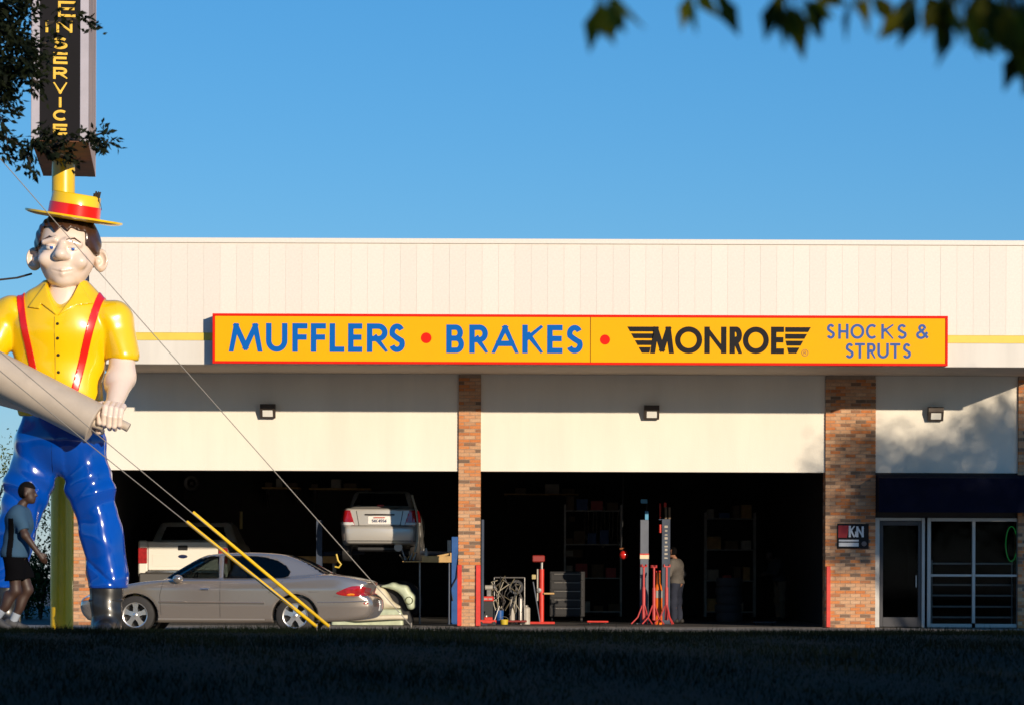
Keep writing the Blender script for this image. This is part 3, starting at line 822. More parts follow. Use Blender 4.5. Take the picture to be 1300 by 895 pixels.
# --- neck and chest skin
nk = sunion([cone(q(83, 352, -0.02), q(83, 392, 0.02), 0.235, 0.30, 0.95), cone(q(83, 378, -0.2), q(80, 402, -0.36), 0.22, 0.10, 0.6)], 0.12)
sdf_obj('neck', nk, (-0.5, -0.7, q(0, 412)[2]), (0.5, 0.5, q(0, 340)[2]), 0.03, M_skn, st)
# --- head
hc = q(85, 322)
Rh = np.array(Matrix.Rotation(math.radians(4), 3, 'Y'))
def E(px, py, dy, rx, ry, rz): return ell(q(px, py, dy), (rx, ry, rz))
skull = sunion([E(86, 312, 0.02, 0.475, 0.52, 0.50), E(85, 336, -0.10, 0.40, 0.42, 0.36), E(85, 352, -0.18, 0.25, 0.28, 0.19)], 0.14)
cheeks = sunion([E(63, 333, -0.40, 0.12, 0.10, 0.11), E(106, 336, -0.40, 0.12, 0.10, 0.11)], 0.05)
brow = sunion([cone(q(62, 312, -0.45), q(76, 309, -0.50), 0.045, 0.05), cone(q(91, 310.5, -0.50), q(106, 315, -0.44), 0.05, 0.045)], 0.03)
nose = sunion([cone(q(85, 313, -0.50), q(84.5, 327, -0.60), 0.05, 0.085), E(84.5, 329, -0.60, 0.10, 0.10, 0.075), E(77.5, 331, -0.55, 0.05, 0.06, 0.045), E(91.5, 331.5, -0.55, 0.05, 0.06, 0.045)], 0.05)
sock = [E(70.5, 318.5, -0.60, 0.105, 0.09, 0.065), E(97.5, 320.5, -0.60, 0.105, 0.09, 0.065)]
lips = sunion([cone(q(72, 346, -0.44), q(85, 348.5, -0.50), 0.022, 0.034), cone(q(85, 348.5, -0.50), q(99, 346.5, -0.44), 0.034, 0.022)], 0.03)
lip2 = sunion([cone(q(75, 350.5, -0.43), q(85.5, 352.5, -0.47), 0.02, 0.034), cone(q(85.5, 352.5, -0.47), q(96, 350.5, -0.43), 0.034, 0.02)], 0.03)
mouth = sunion([cone(q(69, 346.5, -0.47), q(85, 350.8, -0.535), 0.016, 0.016), cone(q(85, 350.8, -0.535), q(101, 347.5, -0.47), 0.016, 0.016)], 0.01)
chin = E(85, 360, -0.36, 0.13, 0.10, 0.08)
def head_f(X, Y, Z):
    r = smin(skull(X, Y, Z), cheeks(X, Y, Z), 0.08)
    r = smin(r, brow(X, Y, Z), 0.05)
    for e in sock: r = smax(r, -e(X, Y, Z), 0.05)
    r = smin(r, nose(X, Y, Z), 0.045)
    r = smin(r, chin(X, Y, Z), 0.08)
    r = smin(r, lips(X, Y, Z), 0.03); r = smin(r, lip2(X, Y, Z), 0.03)
    return smax(r, -mouth(X, Y, Z), 0.015)
head = sdf_obj('head', head_f, (-0.62, -0.85, q(0, 372)[2]), (0.62, 0.65, q(0, 268)[2]), 0.0165, M_skn, st)
# ears
for sgn, px, py in ((-1, 43.5, 329), (1, 127.5, 331)):
    c = q(px, py, 0.02)
    Re = np.array(Matrix.Rotation(sgn * math.radians(-28), 3, 'Z'))
    outer = ell(c, (0.135, 0.075, 0.185), Re); bowl = ell((c[0] + sgn * 0.02, c[1] - 0.085, c[2] + 0.01), (0.085, 0.07, 0.12), Re)
    inner = ell((c[0] - sgn * 0.03, c[1] - 0.03, c[2] - 0.02), (0.05, 0.05, 0.06))
    ear_f = lambda X, Y, Z, o=outer, b=bowl, i=inner: smin(smax(o(X, Y, Z), -b(X, Y, Z), 0.03), i(X, Y, Z), 0.03)
    sdf_obj('ear', ear_f, (c[0] - 0.2, -0.2, c[2] - 0.25), (c[0] + 0.2, 0.2, c[2] + 0.25), 0.015, M_skn, head)
# eyes and eyelids
for px, py in ((70.5, 318.3), (97.5, 320.3)):
    c = q(px, py, -0.452)
    e = sdf_obj('eye', ell(c, (0.085, 0.062, 0.052)), np.array(c) - 0.12, np.array(c) + 0.12, 0.011, M_eye, head)
    iris = ell((c[0] + 0.012, c[1] - 0.030, c[2] - 0.004), (0.036, 0.042, 0.036))
    sdf_obj('iris', iris, np.array(c) - 0.12, np.array(c) + 0.12, 0.008, M_iris, e)
    lid_o = ell(c, (0.095, 0.075, 0.062))
    lid_f = lambda X, Y, Z, l=lid_o, c=c: np.maximum(l(X, Y, Z), (c[2] + 0.012) - Z + 0.25 * (Y - c[1] + 0.05))
    sdf_obj('eyelid', lid_f, np.array(c) - 0.13, np.array(c) + 0.13, 0.010, M_skn, head)
# eyebrows painted brown, slightly raised
for pl in ([(61, 309), (68, 304.5), (77, 308)], [(91, 309.5), (100, 307.5), (108, 313)]):
    pts = []
    for a, b in pl:
        p = q(a, b); y = ray_front(head_f, p[0], p[2]); pts.append((p[0], y - 0.002, p[2]))
    MB().tube(pts, [0.010, 0.018, 0.010], 6).build('eyebrow', M_hai, head)
# lips: a closed, friendly mouth
def lipm(X, Y, Z): return np.maximum(smin(lips(X, Y, Z), lip2(X, Y, Z), 0.01) - 0.006, -mouth(X, Y, Z))
# --- hair: shell over the skull with fringe and sideburns
hair_poly = poly2([q(a, b)[0::2] for a, b in ((40, 262), (134, 262), (134, 300), (131, 321), (124, 326), (114, 314), (113, 298), (105, 297), (96, 293), (92, 299), (84, 292), (76, 300), (70, 292), (60, 291), (57, 300), (55, 315), (46, 320), (42, 312), (44, 290))])
def hair_f(X, Y, Z):
    s_ = skull(X, Y, Z)
    side = np.maximum(q(0, 338)[2] - Z, -(Y - 0.12))
    reg = np.minimum(hair_poly(X, Z), side)
    grain = 0.006 * np.sin(60 * X + 25 * Z)
    return smax(smax(s_ - 0.05 + grain, -(s_ + 0.03), 0.01), reg, 0.02)
sdf_obj('hair', hair_f, (-0.65, -0.75, q(0, 345)[2]), (0.65, 0.65, q(0, 265)[2]), 0.02, M_hai, head, 60)
# --- boater hat, tipped to one side
Mh = Matrix.Translation(q(93, 280)) @ Matrix.Rotation(math.radians(8.8), 4, 'Y') @ Matrix.Rotation(math.radians(5.5), 4, 'X')
brim = MB().lathe([(0.36, 0.012), (0.60, 0.0), (0.72, 0.022), (0.775, 0.045), (0.775, 0.075), (0.70, 0.058), (0.60, 0.036), (0.36, 0.048)], 64, Mh, True, 1.0, 0.92)
# a little warp of the brim
hat = MB().lathe([(0.001, 0.425), (0.36, 0.42), (0.385, 0.40), (0.40, 0.20), (0.405, 0.04), (0.30, 0.03)], 56, Mh, True, 1.0, 0.96).build('hat', M_yel, st, sharp=50)
brim.build('brim', M_yel, hat, sharp=50)
MB().lathe([(0.412, 0.045), (0.418, 0.05), (0.409, 0.245), (0.401, 0.25)], 56, Mh, True, 1.0, 0.96).build('hat_band', M_sus, hat)
tf = MB()
base = Vector(q(124.5, 259, -0.12))
for k in range(26):
    d = Vector((rnd.uniform(-0.06, 0.05), rnd.uniform(-0.06, 0.06), rnd.uniform(0.04, 0.17)))
    tf.tube([base, base + d * 0.6, base + d + Vector((rnd.uniform(-.03, .03), 0, 0.02))], [0.012, 0.02, 0.008], 5)
tf.tube([base + Vector((0.02, 0, 0.05)), base + Vector((0.06, 0, -0.04)), base + Vector((0.075, 0, -0.12))], [0.006, 0.005, 0.004], 5)
tf.build('hat_tuft', mat('dark_tuft', (0.03, 0.02, 0.015), 0.8), hat)
# --- arms
fore = sunion([cone(q(156, 448, -0.10), q(157, 480, -0.22), 0.20, 0.215), cone(q(157, 480, -0.22), q(153, 520, -0.82), 0.21, 0.125), ell(q(151, 488, -0.3), (0.20, 0.22, 0.24))], 0.08)
arm = sdf_obj('forearm', fore, (q(130, 0)[0], -1.1, q(0, 532)[2]), (q(185, 0)[0], 0.25, q(0, 440)[2]), 0.02, M_skn, st)
# muffler axis
ma, mb_ = V3(*q(-70, 437, -1.0)), V3(*q(132, 541, -1.0))
mdir = (mb_ - ma) / np.linalg.norm(mb_ - ma)
# fist: palm over the outlet pipe, four unequal fingers and a thumb
pipe_c = V3(*q(150, 535, -1.00))
fist = [ell(q(155, 526, -0.90), (0.15, 0.16, 0.14))]
for i, (ox, ln) in enumerate(((146, 0.92), (152.5, 1.0), (159, 0.97), (165, 0.82))):
    k0 = V3(*q(ox, 522 + i * 1.3, -1.10)); 
    k1 = k0 + V3(-0.01, -0.055, -0.13) * ln; k2 = k1 + V3(-0.015, 0.03, -0.14) * ln; k3 = k2 + V3(0.0, 0.12, -0.04) * ln
    base_ = V3(*q(ox + 1, 517 + i * 1.2, -0.94))
    fist.append(sunion([cone(base_, k0, 0.06, 0.052), cone(k0, k1, 0.052, 0.048), cone(k1, k2, 0.048, 0.043), cone(k2, k3, 0.043, 0.038)], 0.012))
thumb = sunion([cone(q(144, 520, -0.90), q(138, 528, -1.04), 0.06, 0.052), cone(q(138, 528, -1.04), q(139, 541, -1.12), 0.052, 0.045)], 0.02)
def fist_f(X, Y, Z):
    r = fist[0](X, Y, Z)
    g = fist[1](X, Y, Z)
    for h in fist[2:]: g = smin(g, h(X, Y, Z), 0.008)
    r = smin(r, g, 0.03)
    return smin(r, thumb(X, Y, Z), 0.02)
sdf_obj('hand', fist_f, (q(128, 0)[0], -1.4, q(0, 562)[2]), (q(178, 0)[0], -0.58, q(0, 505)[2]), 0.0115, M_skn, st)
# far hand gripping the muffler's end from behind
h2 = [ell(q(128, 534, -0.58), (0.12, 0.12, 0.22))]
for i, (py, px) in enumerate(((517, 138), (528, 141), (539, 140), (550, 136))):
    b0 = V3(*q(px - 6, py, -0.60)); b1 = V3(*q(px, py, -0.72)); b2 = V3(*q(px - 1, py + 1, -0.88))
    h2.append(sunion([cone(b0, b1, 0.06, 0.058), cone(b1, b2, 0.058, 0.05)], 0.02))
sdf_obj('hand', sunion(h2, 0.02), (q(112, 0)[0], -1.05, q(0, 562)[2]), (q(150, 0)[0], -0.36, q(0, 504)[2]), 0.014, M_skn, st)
# viewer-left forearm, reaching round under the muffler, mostly outside the frame
fl = sunion([cone(q(-14, 446, -0.18), q(-34, 490, -0.55), 0.21, 0.20), cone(q(-34, 490, -0.55), q(60, 520, -0.72), 0.19, 0.14), cone(q(60, 520, -0.72), q(126, 533, -0.60), 0.14, 0.12)], 0.08)
sdf_obj('forearm', fl, (q(-65, 0)[0], -1.05, q(0, 565)[2]), (q(135, 0)[0], 0.2, q(0, 425)[2]), 0.025, M_skn, st)
# --- trousers
leg_r = [cone(q(98, 560), q(115, 618, -0.02), 0.39, 0.35, 0.95), cone(q(115, 618, -0.02), q(130, 682, 0.0), 0.35, 0.305, 0.98), cone(q(129, 682), q(138, 744), 0.315, 0.325, 0.98)]
leg_l = [cone(q(54, 560), q(36, 618, 0.02), 0.39, 0.35, 0.95), cone(q(36, 618, 0.02), q(17, 682, 0.02), 0.35, 0.29, 0.98), cone(q(17, 682, 0.02), q(8, 744), 0.295, 0.305, 0.98)]
hip = [cone(q(77, 530), q(76, 556), 0.60, 0.64, 0.72), ell(q(76, 560), (0.69, 0.46, 0.30))]
hz = q(0, 746)[2]
lr, ll, hp = sunion(leg_r, 0.15), sunion(leg_l, 0.15), sunion(hip, 0.2)
def folds(X, Y, Z):
    w = 0.012 * np.sin(11 * Z + 6 * X + 2.5 * np.sin(3 * Z)) * np.exp(-((Z - 1.35) / 0.5) ** 2)
    w = w + 0.022 * np.sin(16 * (Z - 0.6 * np.abs(X)) + 3 * Y) * np.exp(-((Z - 2.35) / 0.30) ** 2)
    w = w + 0.016 * np.sin(13 * Z - 9 * X) * np.exp(-((Z - 0.85) / 0.22) ** 2)
    w = w + 0.012 * np.sin(5 * np.arctan2(Y, X - np.sign(X) * 0.5) + 3 * Z)
    # one hard crease running across the shin
    s_ = Z - (1.02 - 0.9 * (X - 0.55))
    return w + 0.030 * np.exp(-(s_ / 0.035) ** 2) * np.exp(-((X - 0.6) / 0.28) ** 2)
def trou_f(X, Y, Z):
    r = smin(lr(X, Y, Z), ll(X, Y, Z), 0.03)
    r = smin(r, hp(X, Y, Z), 0.10)
    r = r + folds(X, Y, Z)
    return smax(smax(r, hz - Z, 0.03), Z - q(0, 520)[2], 0.02)
sdf_obj('trousers', trou_f, (q(-25, 0)[0], -0.75, hz - 0.12), (q(172, 0)[0], 0.75, q(0, 490)[2]), 0.030, M_blu, st, 60)
pts = []
for py in range(560, 601, 8):
    p = q(72 - (py - 560) * 0.05, py); y = ray_front(trou_f, p[0], p[2])
    if y is not None: pts.append((p[0], y - 0.001, p[2]))
MB().tube(pts, 0.006, 5).build('fly_seam', mat('seam_navy', (0.0005, 0.012, 0.10), 0.4), st)
# --- boots
for c0, c1, tx in ((q(135, 738), q(136, 808, -0.06), 0.03), (q(9, 740), q(7, 808, -0.06), -0.06)):
    ft = sunion([cone(c0, (c1[0], c1[1], 0.12), 0.275, 0.235, 0.95), cone((c1[0], -0.1, 0.12), (c1[0] + tx, -0.55, 0.09), 0.19, 0.16), ell((c1[0], 0.05, 0.06), (0.24, 0.28, 0.12))], 0.1)
    bf = lambda X, Y, Z, f=ft: smax(f(X, Y, Z) + 0.010 * np.sin(16 * Z + 6 * X) * np.exp(-((Z - 0.4) / 0.3) ** 2), -0.0 - Z, 0.01)
    b = sdf_obj('boot', bf, (c0[0] - 0.5, -0.85, -0.05), (c0[0] + 0.5, 0.5, 0.95), 0.024, M_boo, st, 60)
    MB().lathe([(0.29, 0.0), (0.295, 0.03), (0.28, 0.05)], 24, Matrix.Translation((c0[0], 0, 0.55)), True, 0.96, 0.9).build('boot_strap', M_boo, b)

# ------------------------------------------------------------------ the muffler in its hands
mf = thing('giant_muffler', 'oversized grey muffler held by the giant figure', 'muffler', (SX0 + 0.2, YS_ - 0.62, 2.6))
R1 = Matrix.Rotation(math.atan2(mdir[0], mdir[2]), 4, 'Y')
cen = (ma + mb_) / 2; half = np.linalg.norm(mb_ - ma) / 2
off = Vector((SX0, YS_, 0.04)) - mf.location
Mm = Matrix.Translation(Vector(cen) + off) @ R1
rr = 0.345
pr = [(0.001, -half), (rr * 0.82, -half), (rr * 0.93, -half + 0.01), (rr * 0.985, -half + 0.05), (rr, -half + 0.10), (rr, half - 0.04), (rr * 1.012, half - 0.03), (rr * 1.012, half - 0.005), (rr * 0.98, half), (rr * 0.80, half + 0.004), (rr * 0.55, half - 0.01), (0.001, half - 0.012)]
MB().lathe(pr, 48, Mm, True, 0.92, 1.0).build('muffler_body', M_muf, mf, sharp=35)
MB().tube([Mm @ Vector((0, 0, half - 0.02)), Mm @ Vector((0.0, 0, half + 0.10)), V3(*q(154, 536, -1.0)) + np.array(off), V3(*q(174, 547, -1.0)) + np.array(off)], [0.085, 0.075, 0.07, 0.072], 16).build('outlet_pipe', M_muf, mf)
MB().tube([Mm @ Vector((0, 0, -half + 0.02)), Mm @ Vector((0, 0, -half - 0.7))], [0.09, 0.085], 14).build('inlet_pipe', M_muf, mf)

# ------------------------------------------------------------------ pole sign behind the figure
YP = 47.5
pc = P(80.5, 235, YP); pbm = P(77, 790, YP)
M_pol = mat('yellow_pole_paint', (0.80, 0.50, 0.006), 0.35, coat=0.4, var=0.12, scale=3)
psn = thing('pole_sign', 'tall black service sign on a thick yellow pole behind the giant figure', 'sign', (pc.x, YP, 0))
zb = PZ(203, YP, 80)
pr_ = 14.6 / F * YP
MB().tube([(0, 0, 0), (0, 0, 14.6)], pr_, 28).build('pole', M_pol, psn)
MB().lathe([(0.45, 0.0), (0.45, 0.02), (0.44, 0.025), (pr_, 0.025)], 28).build('base_plate', M_pol, psn)
M_face = mat('black_sign_face', (0.010, 0.009, 0.011), 0.6, var=0.3, scale=2, spec=0.1)
M_trim = mat('shade_toned_trim', (0.40, 0.37, 0.42), 0.6, var=0.12, scale=3)  # lavender tint is the front's shade put into the trim colour
M_side = mat('weathered_sign_side', (0.44, 0.31, 0.25), 0.7, var=0.35, scale=2.2, streak=(1, 1, 0.3))
M_bot = mat('rusty_sign_bottom', (0.22, 0.085, 0.045), 0.75, var=0.5, scale=4)
M_gold2 = mat('amber_glass_tube', (0.85, 0.62, 0.12), 0.2)
M_gold = mat('gold_letter', (0.82, 0.50, 0.03), 0.4, var=0.1)
sb = bpy.data.objects.new('cabinet', None); COL.objects.link(sb); sb.parent = psn
hw = 0.44; dp = 2.0; SHT = 6.6
sb.location = (0.02, 0, zb); sb.rotation_euler = (0, 0, math.radians(6.5))
MB().box(-hw, hw, -dp + 0.012, dp - 0.012, 0.03, SHT).build('sign_side', M_side, sb)
MB().box(-hw + 0.002, hw - 0.002, -dp + 0.004, dp - 0.004, 0, 0.028).build('sign_bottom', M_bot, sb)
for fy, sgn in ((-dp, -1), (dp, 1)):
    y0, y1 = sorted((fy, fy + sgn * 0.02))
    MB().box(-hw + 0.13, hw - 0.13, y0 + 0.006, y1 - 0.004, 0.012, SHT).build('sign_face', M_face, sb)
    for a, b in ((-hw - 0.004, -hw + 0.128), (hw - 0.128, hw + 0.004)):
        MB().bbox(a, b, y0 - 0.01, y1 + 0.002, 0.0, SHT, 0.006).build('trim', M_trim, sb)
def sgn3(u, v, d): return (u, -dp - 0.016 - d, v)
ZF = lambda py: (PZ(py, YP - dp, 80) - zb)
XF = lambda px: (px - 72.5) / F * (YP - dp)
def neon(ch, x0, x1, py0, py1):
    za, zc = ZF(py1), ZF(py0)
    mbk = letter(ch, XF(x0), XF(x1), za, zc, 0.020, sgn3, 0.008, M_gold, sb)
    # dark channel between the painted edge and the glass tube
    m2 = MB(); m3 = MB()
    for k, stx in enumerate(glyph(ch)):
        w = 0.020
        pts = [(XF(x0) + w + p[0] * (XF(x1) - XF(x0) - 2 * w), za + w + p[1] * (zc - za - 2 * w)) for p in stx]
        m3.tube([sgn3(a, b, 0.010) for a, b in pts], 0.006, 6)
    m3.build('neon_tube', M_gold2, sb)
for ch, a, b in (('S', 48, 63), ('E', 67, 82), ('R', 86, 101), ('V', 105, 120), ('I', 124, 137), ('C', 140, 154), ('E', 158, 172)):
    neon(ch, 64, 82, a, b)
neon('I', 50, 62, 27, 42); neon('N', 68, 88, 27, 42); neon('E', 70, 92, 2, 22)
# ------------------------------------------------------------------ vehicles
M_silver = mat('silver_beige_car_paint', (0.40, 0.345, 0.30), 0.2, 0.7, coat=1.0)
M_tyre = mat('tyre_rubber', (0.022, 0.020, 0.019), 0.75, var=0.3, scale=12)
M_rim = mat('alloy_rim', (0.72, 0.70, 0.68), 0.25, 0.85)
M_cglass = mat('dark_car_glass', (0.006, 0.007, 0.009), 0.05, spec=0.28)
M_tint = bpy.data.materials.new('tinted_car_window'); M_tint.use_nodes = True
_t = M_tint.node_tree; _o = _t.nodes['Material Output']; _t.nodes.remove(_t.nodes['Principled BSDF'])
_tr = _t.nodes.new('ShaderNodeBsdfTransparent'); _tr.inputs[0].default_value = (0.50, 0.54, 0.54, 1)
_gl = _t.nodes.new('ShaderNodeBsdfGlossy'); _gl.inputs['Roughness'].default_value = 0.03
_fr = _t.nodes.new('ShaderNodeFresnel'); _fr.inputs['IOR'].default_value = 1.35
_mx = _t.nodes.new('ShaderNodeMixShader')
_t.links.new(_fr.outputs[0], _mx.inputs[0]); _t.links.new(_tr.outputs[0], _mx.inputs[1]); _t.links.new(_gl.outputs[0], _mx.inputs[2]); _t.links.new(_mx.outputs[0], _o.inputs['Surface'])
M_tail = mat('tail_lamp_red', (0.36, 0.008, 0.010), 0.08, coat=1.0, var=0.4, scale=14)
M_amber = mat('amber_lamp', (0.75, 0.22, 0.01), 0.12, coat=1.0)
M_clear = mat('clear_lamp', (0.62, 0.62, 0.60), 0.12, coat=1.0)
M_blk = mat('black_plastic', (0.016, 0.016, 0.017), 0.55)
M_seam = mat('dark_seam', (0.03, 0.027, 0.025), 0.6)
M_chrome = mat('chrome', (0.75, 0.74, 0.72), 0.12, 0.95)

def wheel(parent, c, r, side, rim_r=None, style=5, w=0.21):
    """c = centre, axis along local y; side = -1 or +1 is the outer face direction"""
    rim_r = rim_r or r * 0.66
    Mw = Matrix.Translation(c) @ Matrix.Rotation(-side * math.pi / 2, 4, 'X')
    h = w / 2
    ty = MB().lathe([(rim_r * 0.98, -h), (r * 0.93, -h), (r, -h + 0.03), (r, h - 0.03), (r * 0.985, h - 0.012), (r * 0.92, h), (rim_r * 1.02, h + 0.004), (rim_r * 0.98, h - 0.02)], 40, Mw)
    t = ty.build('wheel', M_tyre, parent)
    rm = MB().lathe([(rim_r, h - 0.008), (rim_r * 0.97, h + 0.004), (rim_r * 0.90, h - 0.004), (rim_r * 0.86, h - 0.06), (rim_r * 0.84, -h)], 40, Mw)
    rm.build('rim', M_rim, t)
    sp = MB()
    for k in range(style):
        a = 2 * math.pi * k / style + 0.3
        u = Vector((math.cos(a), math.sin(a), 0)); v = Vector((-math.sin(a), math.cos(a), 0))
        b0, b1 = rim_r * 0.14, rim_r * 0.92
        pts = []
        for d, wd in ((b0, 0.045), (b1 * 0.6, 0.036), (b1, 0.058)):
            pts.append((d, wd * (r / 0.33)))
        V = []
        for d, wd in pts:
            for sgn in (-1, 1):
                for zz in (h - 0.045, h - 0.012 - 0.01 * (d > 0.1)):
                    V.append(Mw @ (u * d + v * sgn * wd + Vector((0, 0, zz))))
        Fs = []
        for i in (0, 4):
            Fs += [(i + 1, i + 3, i + 7, i + 5), (i, i + 1, i + 5, i + 4), (i + 2, i + 6, i + 7, i + 3)]
        sp.add(V, Fs)
    sp.lathe([(0.001, h - 0.004), (rim_r * 0.14, h - 0.006), (rim_r * 0.2, h - 0.016), (rim_r * 0.22, h - 0.05)], 16, Mw)
    sp.build('spokes', M_rim, t)
    MB().lathe([(0.001, -h + 0.05), (rim_r * 0.85, -h + 0.05)], 24, Mw, False).build('brake_disc', M_blk, t)
    return t

def car_sdf(low, cab, W0, Wc0, zc, nose, tail, L, tumble=0.42, wheels=(), wr=0.37, shoulder=0.8, lowtuck=0.5, xm=2.9):
    fl, fc = baked(curve(low, 4)), baked(curve(cab, 4))
    def f(X, Y, Z):
        y2 = Y ** 2
        wf = np.clip(1 - X / 1.3, 0, 1); wb = np.clip((X - (L - 1.2)) / 1.2, 0, 1)
        Xl = X - nose * y2 * wf + tail * y2 * wb
        # plan taper and side section
        Wl = W0 - 0.20 * np.clip((0.75 - X) / 0.75, 0, 1) ** 2.2 - 0.14 * np.clip((X - (L - 0.75)) / 0.75, 0, 1) ** 2.2
        Wl = Wl - 0.30 * np.clip(Z - shoulder, 0, 1) ** 1.3 - 0.16 * np.clip(lowtuck - Z, 0, 1)
        d1 = smax(fl(Xl, Z), np.abs(Y) - Wl, 0.085)
        Xc = X - 0.13 * y2 * np.tanh((xm - X) * 1.5)
        Wc = Wc0 - tumble * np.clip(Z - zc, 0, 1) - 0.10 * np.clip((X - (xm + 0.6)) / 1.0, 0, 1)
        d2 = smax(fc(Xc, Z), np.abs(Y) - Wc, 0.10)
        r = smin(d1, d2, 0.05)
        for wx, wz in wheels:
            cyl = np.maximum(np.sqrt((X - wx) ** 2 + (Z - wz) ** 2) - wr, 0.55 - np.abs(Y))
            r = smax(r, -cyl, 0.015)
        return r
    return f
def on_body(f, poly, lo, hi, res, name, m, parent, off=0.006, side=None, extra=None, sharp=40):
    """a panel that follows the body skin inside a side-view outline"""
    fp = poly2(poly)
    def g(X, Y, Z):
        b = f(X, Y, Z); r = np.maximum(np.maximum(b - off, -(b + 0.05)), fp(X, Z))
        if extra is not None: r = np.maximum(r, extra(X, Y, Z))
        return r
    return sdf_obj(name, g, lo, hi, res, m, parent, sharp)
def skin_y(f, x, z, s=-1):
    ys = np.linspace(1.2, 0.0, 600); v = f(np.full(600, x), s * ys, np.full(600, z))
    k = int(np.argmax(v < 0)); return s * float(ys[k])
def seam(f, pts, parent, m=M_seam, r=0.006, name='panel_seam', s=-1):
    out = []
    for (x0, z0), (x1, z1) in zip(pts, pts[1:]):
        n = max(2, int(math.hypot(x1 - x0, z1 - z0) / 0.05))
        for i in range(n):
            t = i / n; x, z = x0 + (x1 - x0) * t, z0 + (z1 - z0) * t
            out.append((x, skin_y(f, x, z, s) + 0.002 * -s, z))
    x, z = pts[-1]; out.append((x, skin_y(f, x, z, s), z))
    return MB().tube(out, r, 5).build(name, m, parent)

# ---- silver sedan parked outside
L_ = 5.15
low = [(0.30, 0.22), (0.10, 0.28), (0.015, 0.40), (0.0, 0.52), (0.05, 0.62), (0.20, 0.71), (0.50, 0.81), (0.95, 0.90), (1.45, 0.965), (2.2, 0.985), (3.4, 1.00), (4.25, 1.065), (4.62, 1.045), (4.92, 0.985), (5.05, 0.945, 1), (5.06, 0.90), (5.02, 0.82), (4.99, 0.735, 1), (5.08, 0.69), (5.14, 0.62), (5.155, 0.50), (5.12, 0.38), (5.00, 0.28), (4.6, 0.23, 1), (3.0, 0.20), (1.6, 0.20)]
cab = [(1.38, 0.90, 1), (1.50, 1.00), (1.80, 1.20), (2.15, 1.395), (2.45, 1.450), (2.95, 1.468), (3.40, 1.45), (3.68, 1.40), (3.98, 1.28), (4.25, 1.13), (4.48, 1.02), (4.40, 0.90, 1)]
WX = ((1.06, 0.335), (3.77, 0.335))
fb = car_sdf(low, cab, 0.92, 0.80, 0.98, 0.22, 0.16, L_, 0.42, WX, 0.385)
sed = thing('parked_sedan', 'silver beige four door sedan parked outside the open garage bay', 'car')
# rear quarter slightly nearer to the road than the nose
th_ = math.radians(-3.2)
front = P(105, 775, 51.0)
sed.rotation_euler = (0, 0, th_)
SSX, SSZ = 1.035, 0.97
sed.scale = (SSX, 1.0, SSZ)
sed.location = (front.x + 0.92 * math.sin(-th_) * -1 - 0.05, 51.75, 0.0)
outer = lambda X, Y, Z: 0.45 - np.abs(Y)
win1 = [(1.56, 0.995), (1.80, 1.165), (2.12, 1.355), (2.28, 1.392), (2.445, 1.40), (2.465, 0.995)]
win2 = [(2.535, 0.995), (2.525, 1.402), (2.9, 1.408), (3.22, 1.385), (3.45, 1.32), (3.60, 1.22), (3.665, 1.12), (3.64, 1.045), (3.56, 1.01), (3.3, 1.0)]
for s_ in (-1, 1):
    ex = lambda X, Y, Z, s_=s_: 0.4 - s_ * Y
    y0, y1 = (-0.95, -0.35) if s_ < 0 else (0.35, 0.95)
    on_body(fb, win1, (1.45, y0, 0.95), (2.5, y1, 1.44), 0.015, 'side_window', M_tint, sed, 0.004, extra=ex)
    on_body(fb, win2, (2.45, y0, 0.95), (3.72, y1, 1.44), 0.015, 'side_window', M_tint, sed, 0.004, extra=ex)
    on_body(fb, curve([(4.46, 0.735), (4.56, 0.80), (4.72, 0.865), (4.90, 0.865), (5.03, 0.80), (5.04, 0.72), (4.85, 0.69), (4.62, 0.69)], 4), (4.4, y0, 0.62), (5.15, y1, 0.95), 0.014, 'tail_lamp', M_tail, sed, 0.010, extra=ex)
    on_body(fb, curve([(4.63, 0.708), (4.68, 0.738), (4.75, 0.738), (4.78, 0.708), (4.70, 0.700)], 4), (4.4, y0, 0.62), (5.15, y1, 0.95), 0.012, 'turn_lamp', M_amber, sed, 0.014, extra=ex)
    on_body(fb, [(0.04, 0.60), (0.10, 0.66), (0.36, 0.755), (0.44, 0.745), (0.30, 0.66)], (-0.05, y0, 0.5), (0.6, y1, 0.85), 0.014, 'headlamp', M_clear, sed, 0.008, extra=ex)
    on_body(fb, [(0.08, 0.57), (0.12, 0.625), (0.30, 0.665), (0.26, 0.60)], (-0.05, y0, 0.5), (0.6, y1, 0.85), 0.014, 'side_marker', M_amber, sed, 0.011, extra=ex)
    on_body(fb, [(5.0, 0.545), (5.0, 0.575), (4.92, 0.575), (4.92, 0.545)], (4.8, y0, 0.5), (5.2, y1, 0.62), 0.012, 'side_marker', M_tail, sed, 0.008, extra=ex)
band = lambda w0: (lambda X, Y, Z: np.abs(Y) - (w0 - 0.42 * (Z - 1.0)))
WS = [(1.40, 1.0), (1.60, 1.01), (2.16, 1.345), (2.28, 1.40), (2.22, 1.47), (1.9, 1.38), (1.38, 1.10)]
RW = [(3.66, 1.47), (3.60, 1.37), (3.86, 1.28), (4.20, 1.085), (4.36, 1.085), (4.40, 1.12), (4.05, 1.36)]
on_body(fb, WS, (1.3, -0.8, 0.95), (2.4, 0.8, 1.5), 0.02, 'windshield', M_tint, sed, 0.004, extra=band(0.72))
on_body(fb, RW, (3.5, -0.8, 1.0), (4.5, 0.8, 1.5), 0.02, 'rear_window', M_tint, sed, 0.004, extra=band(0.70))
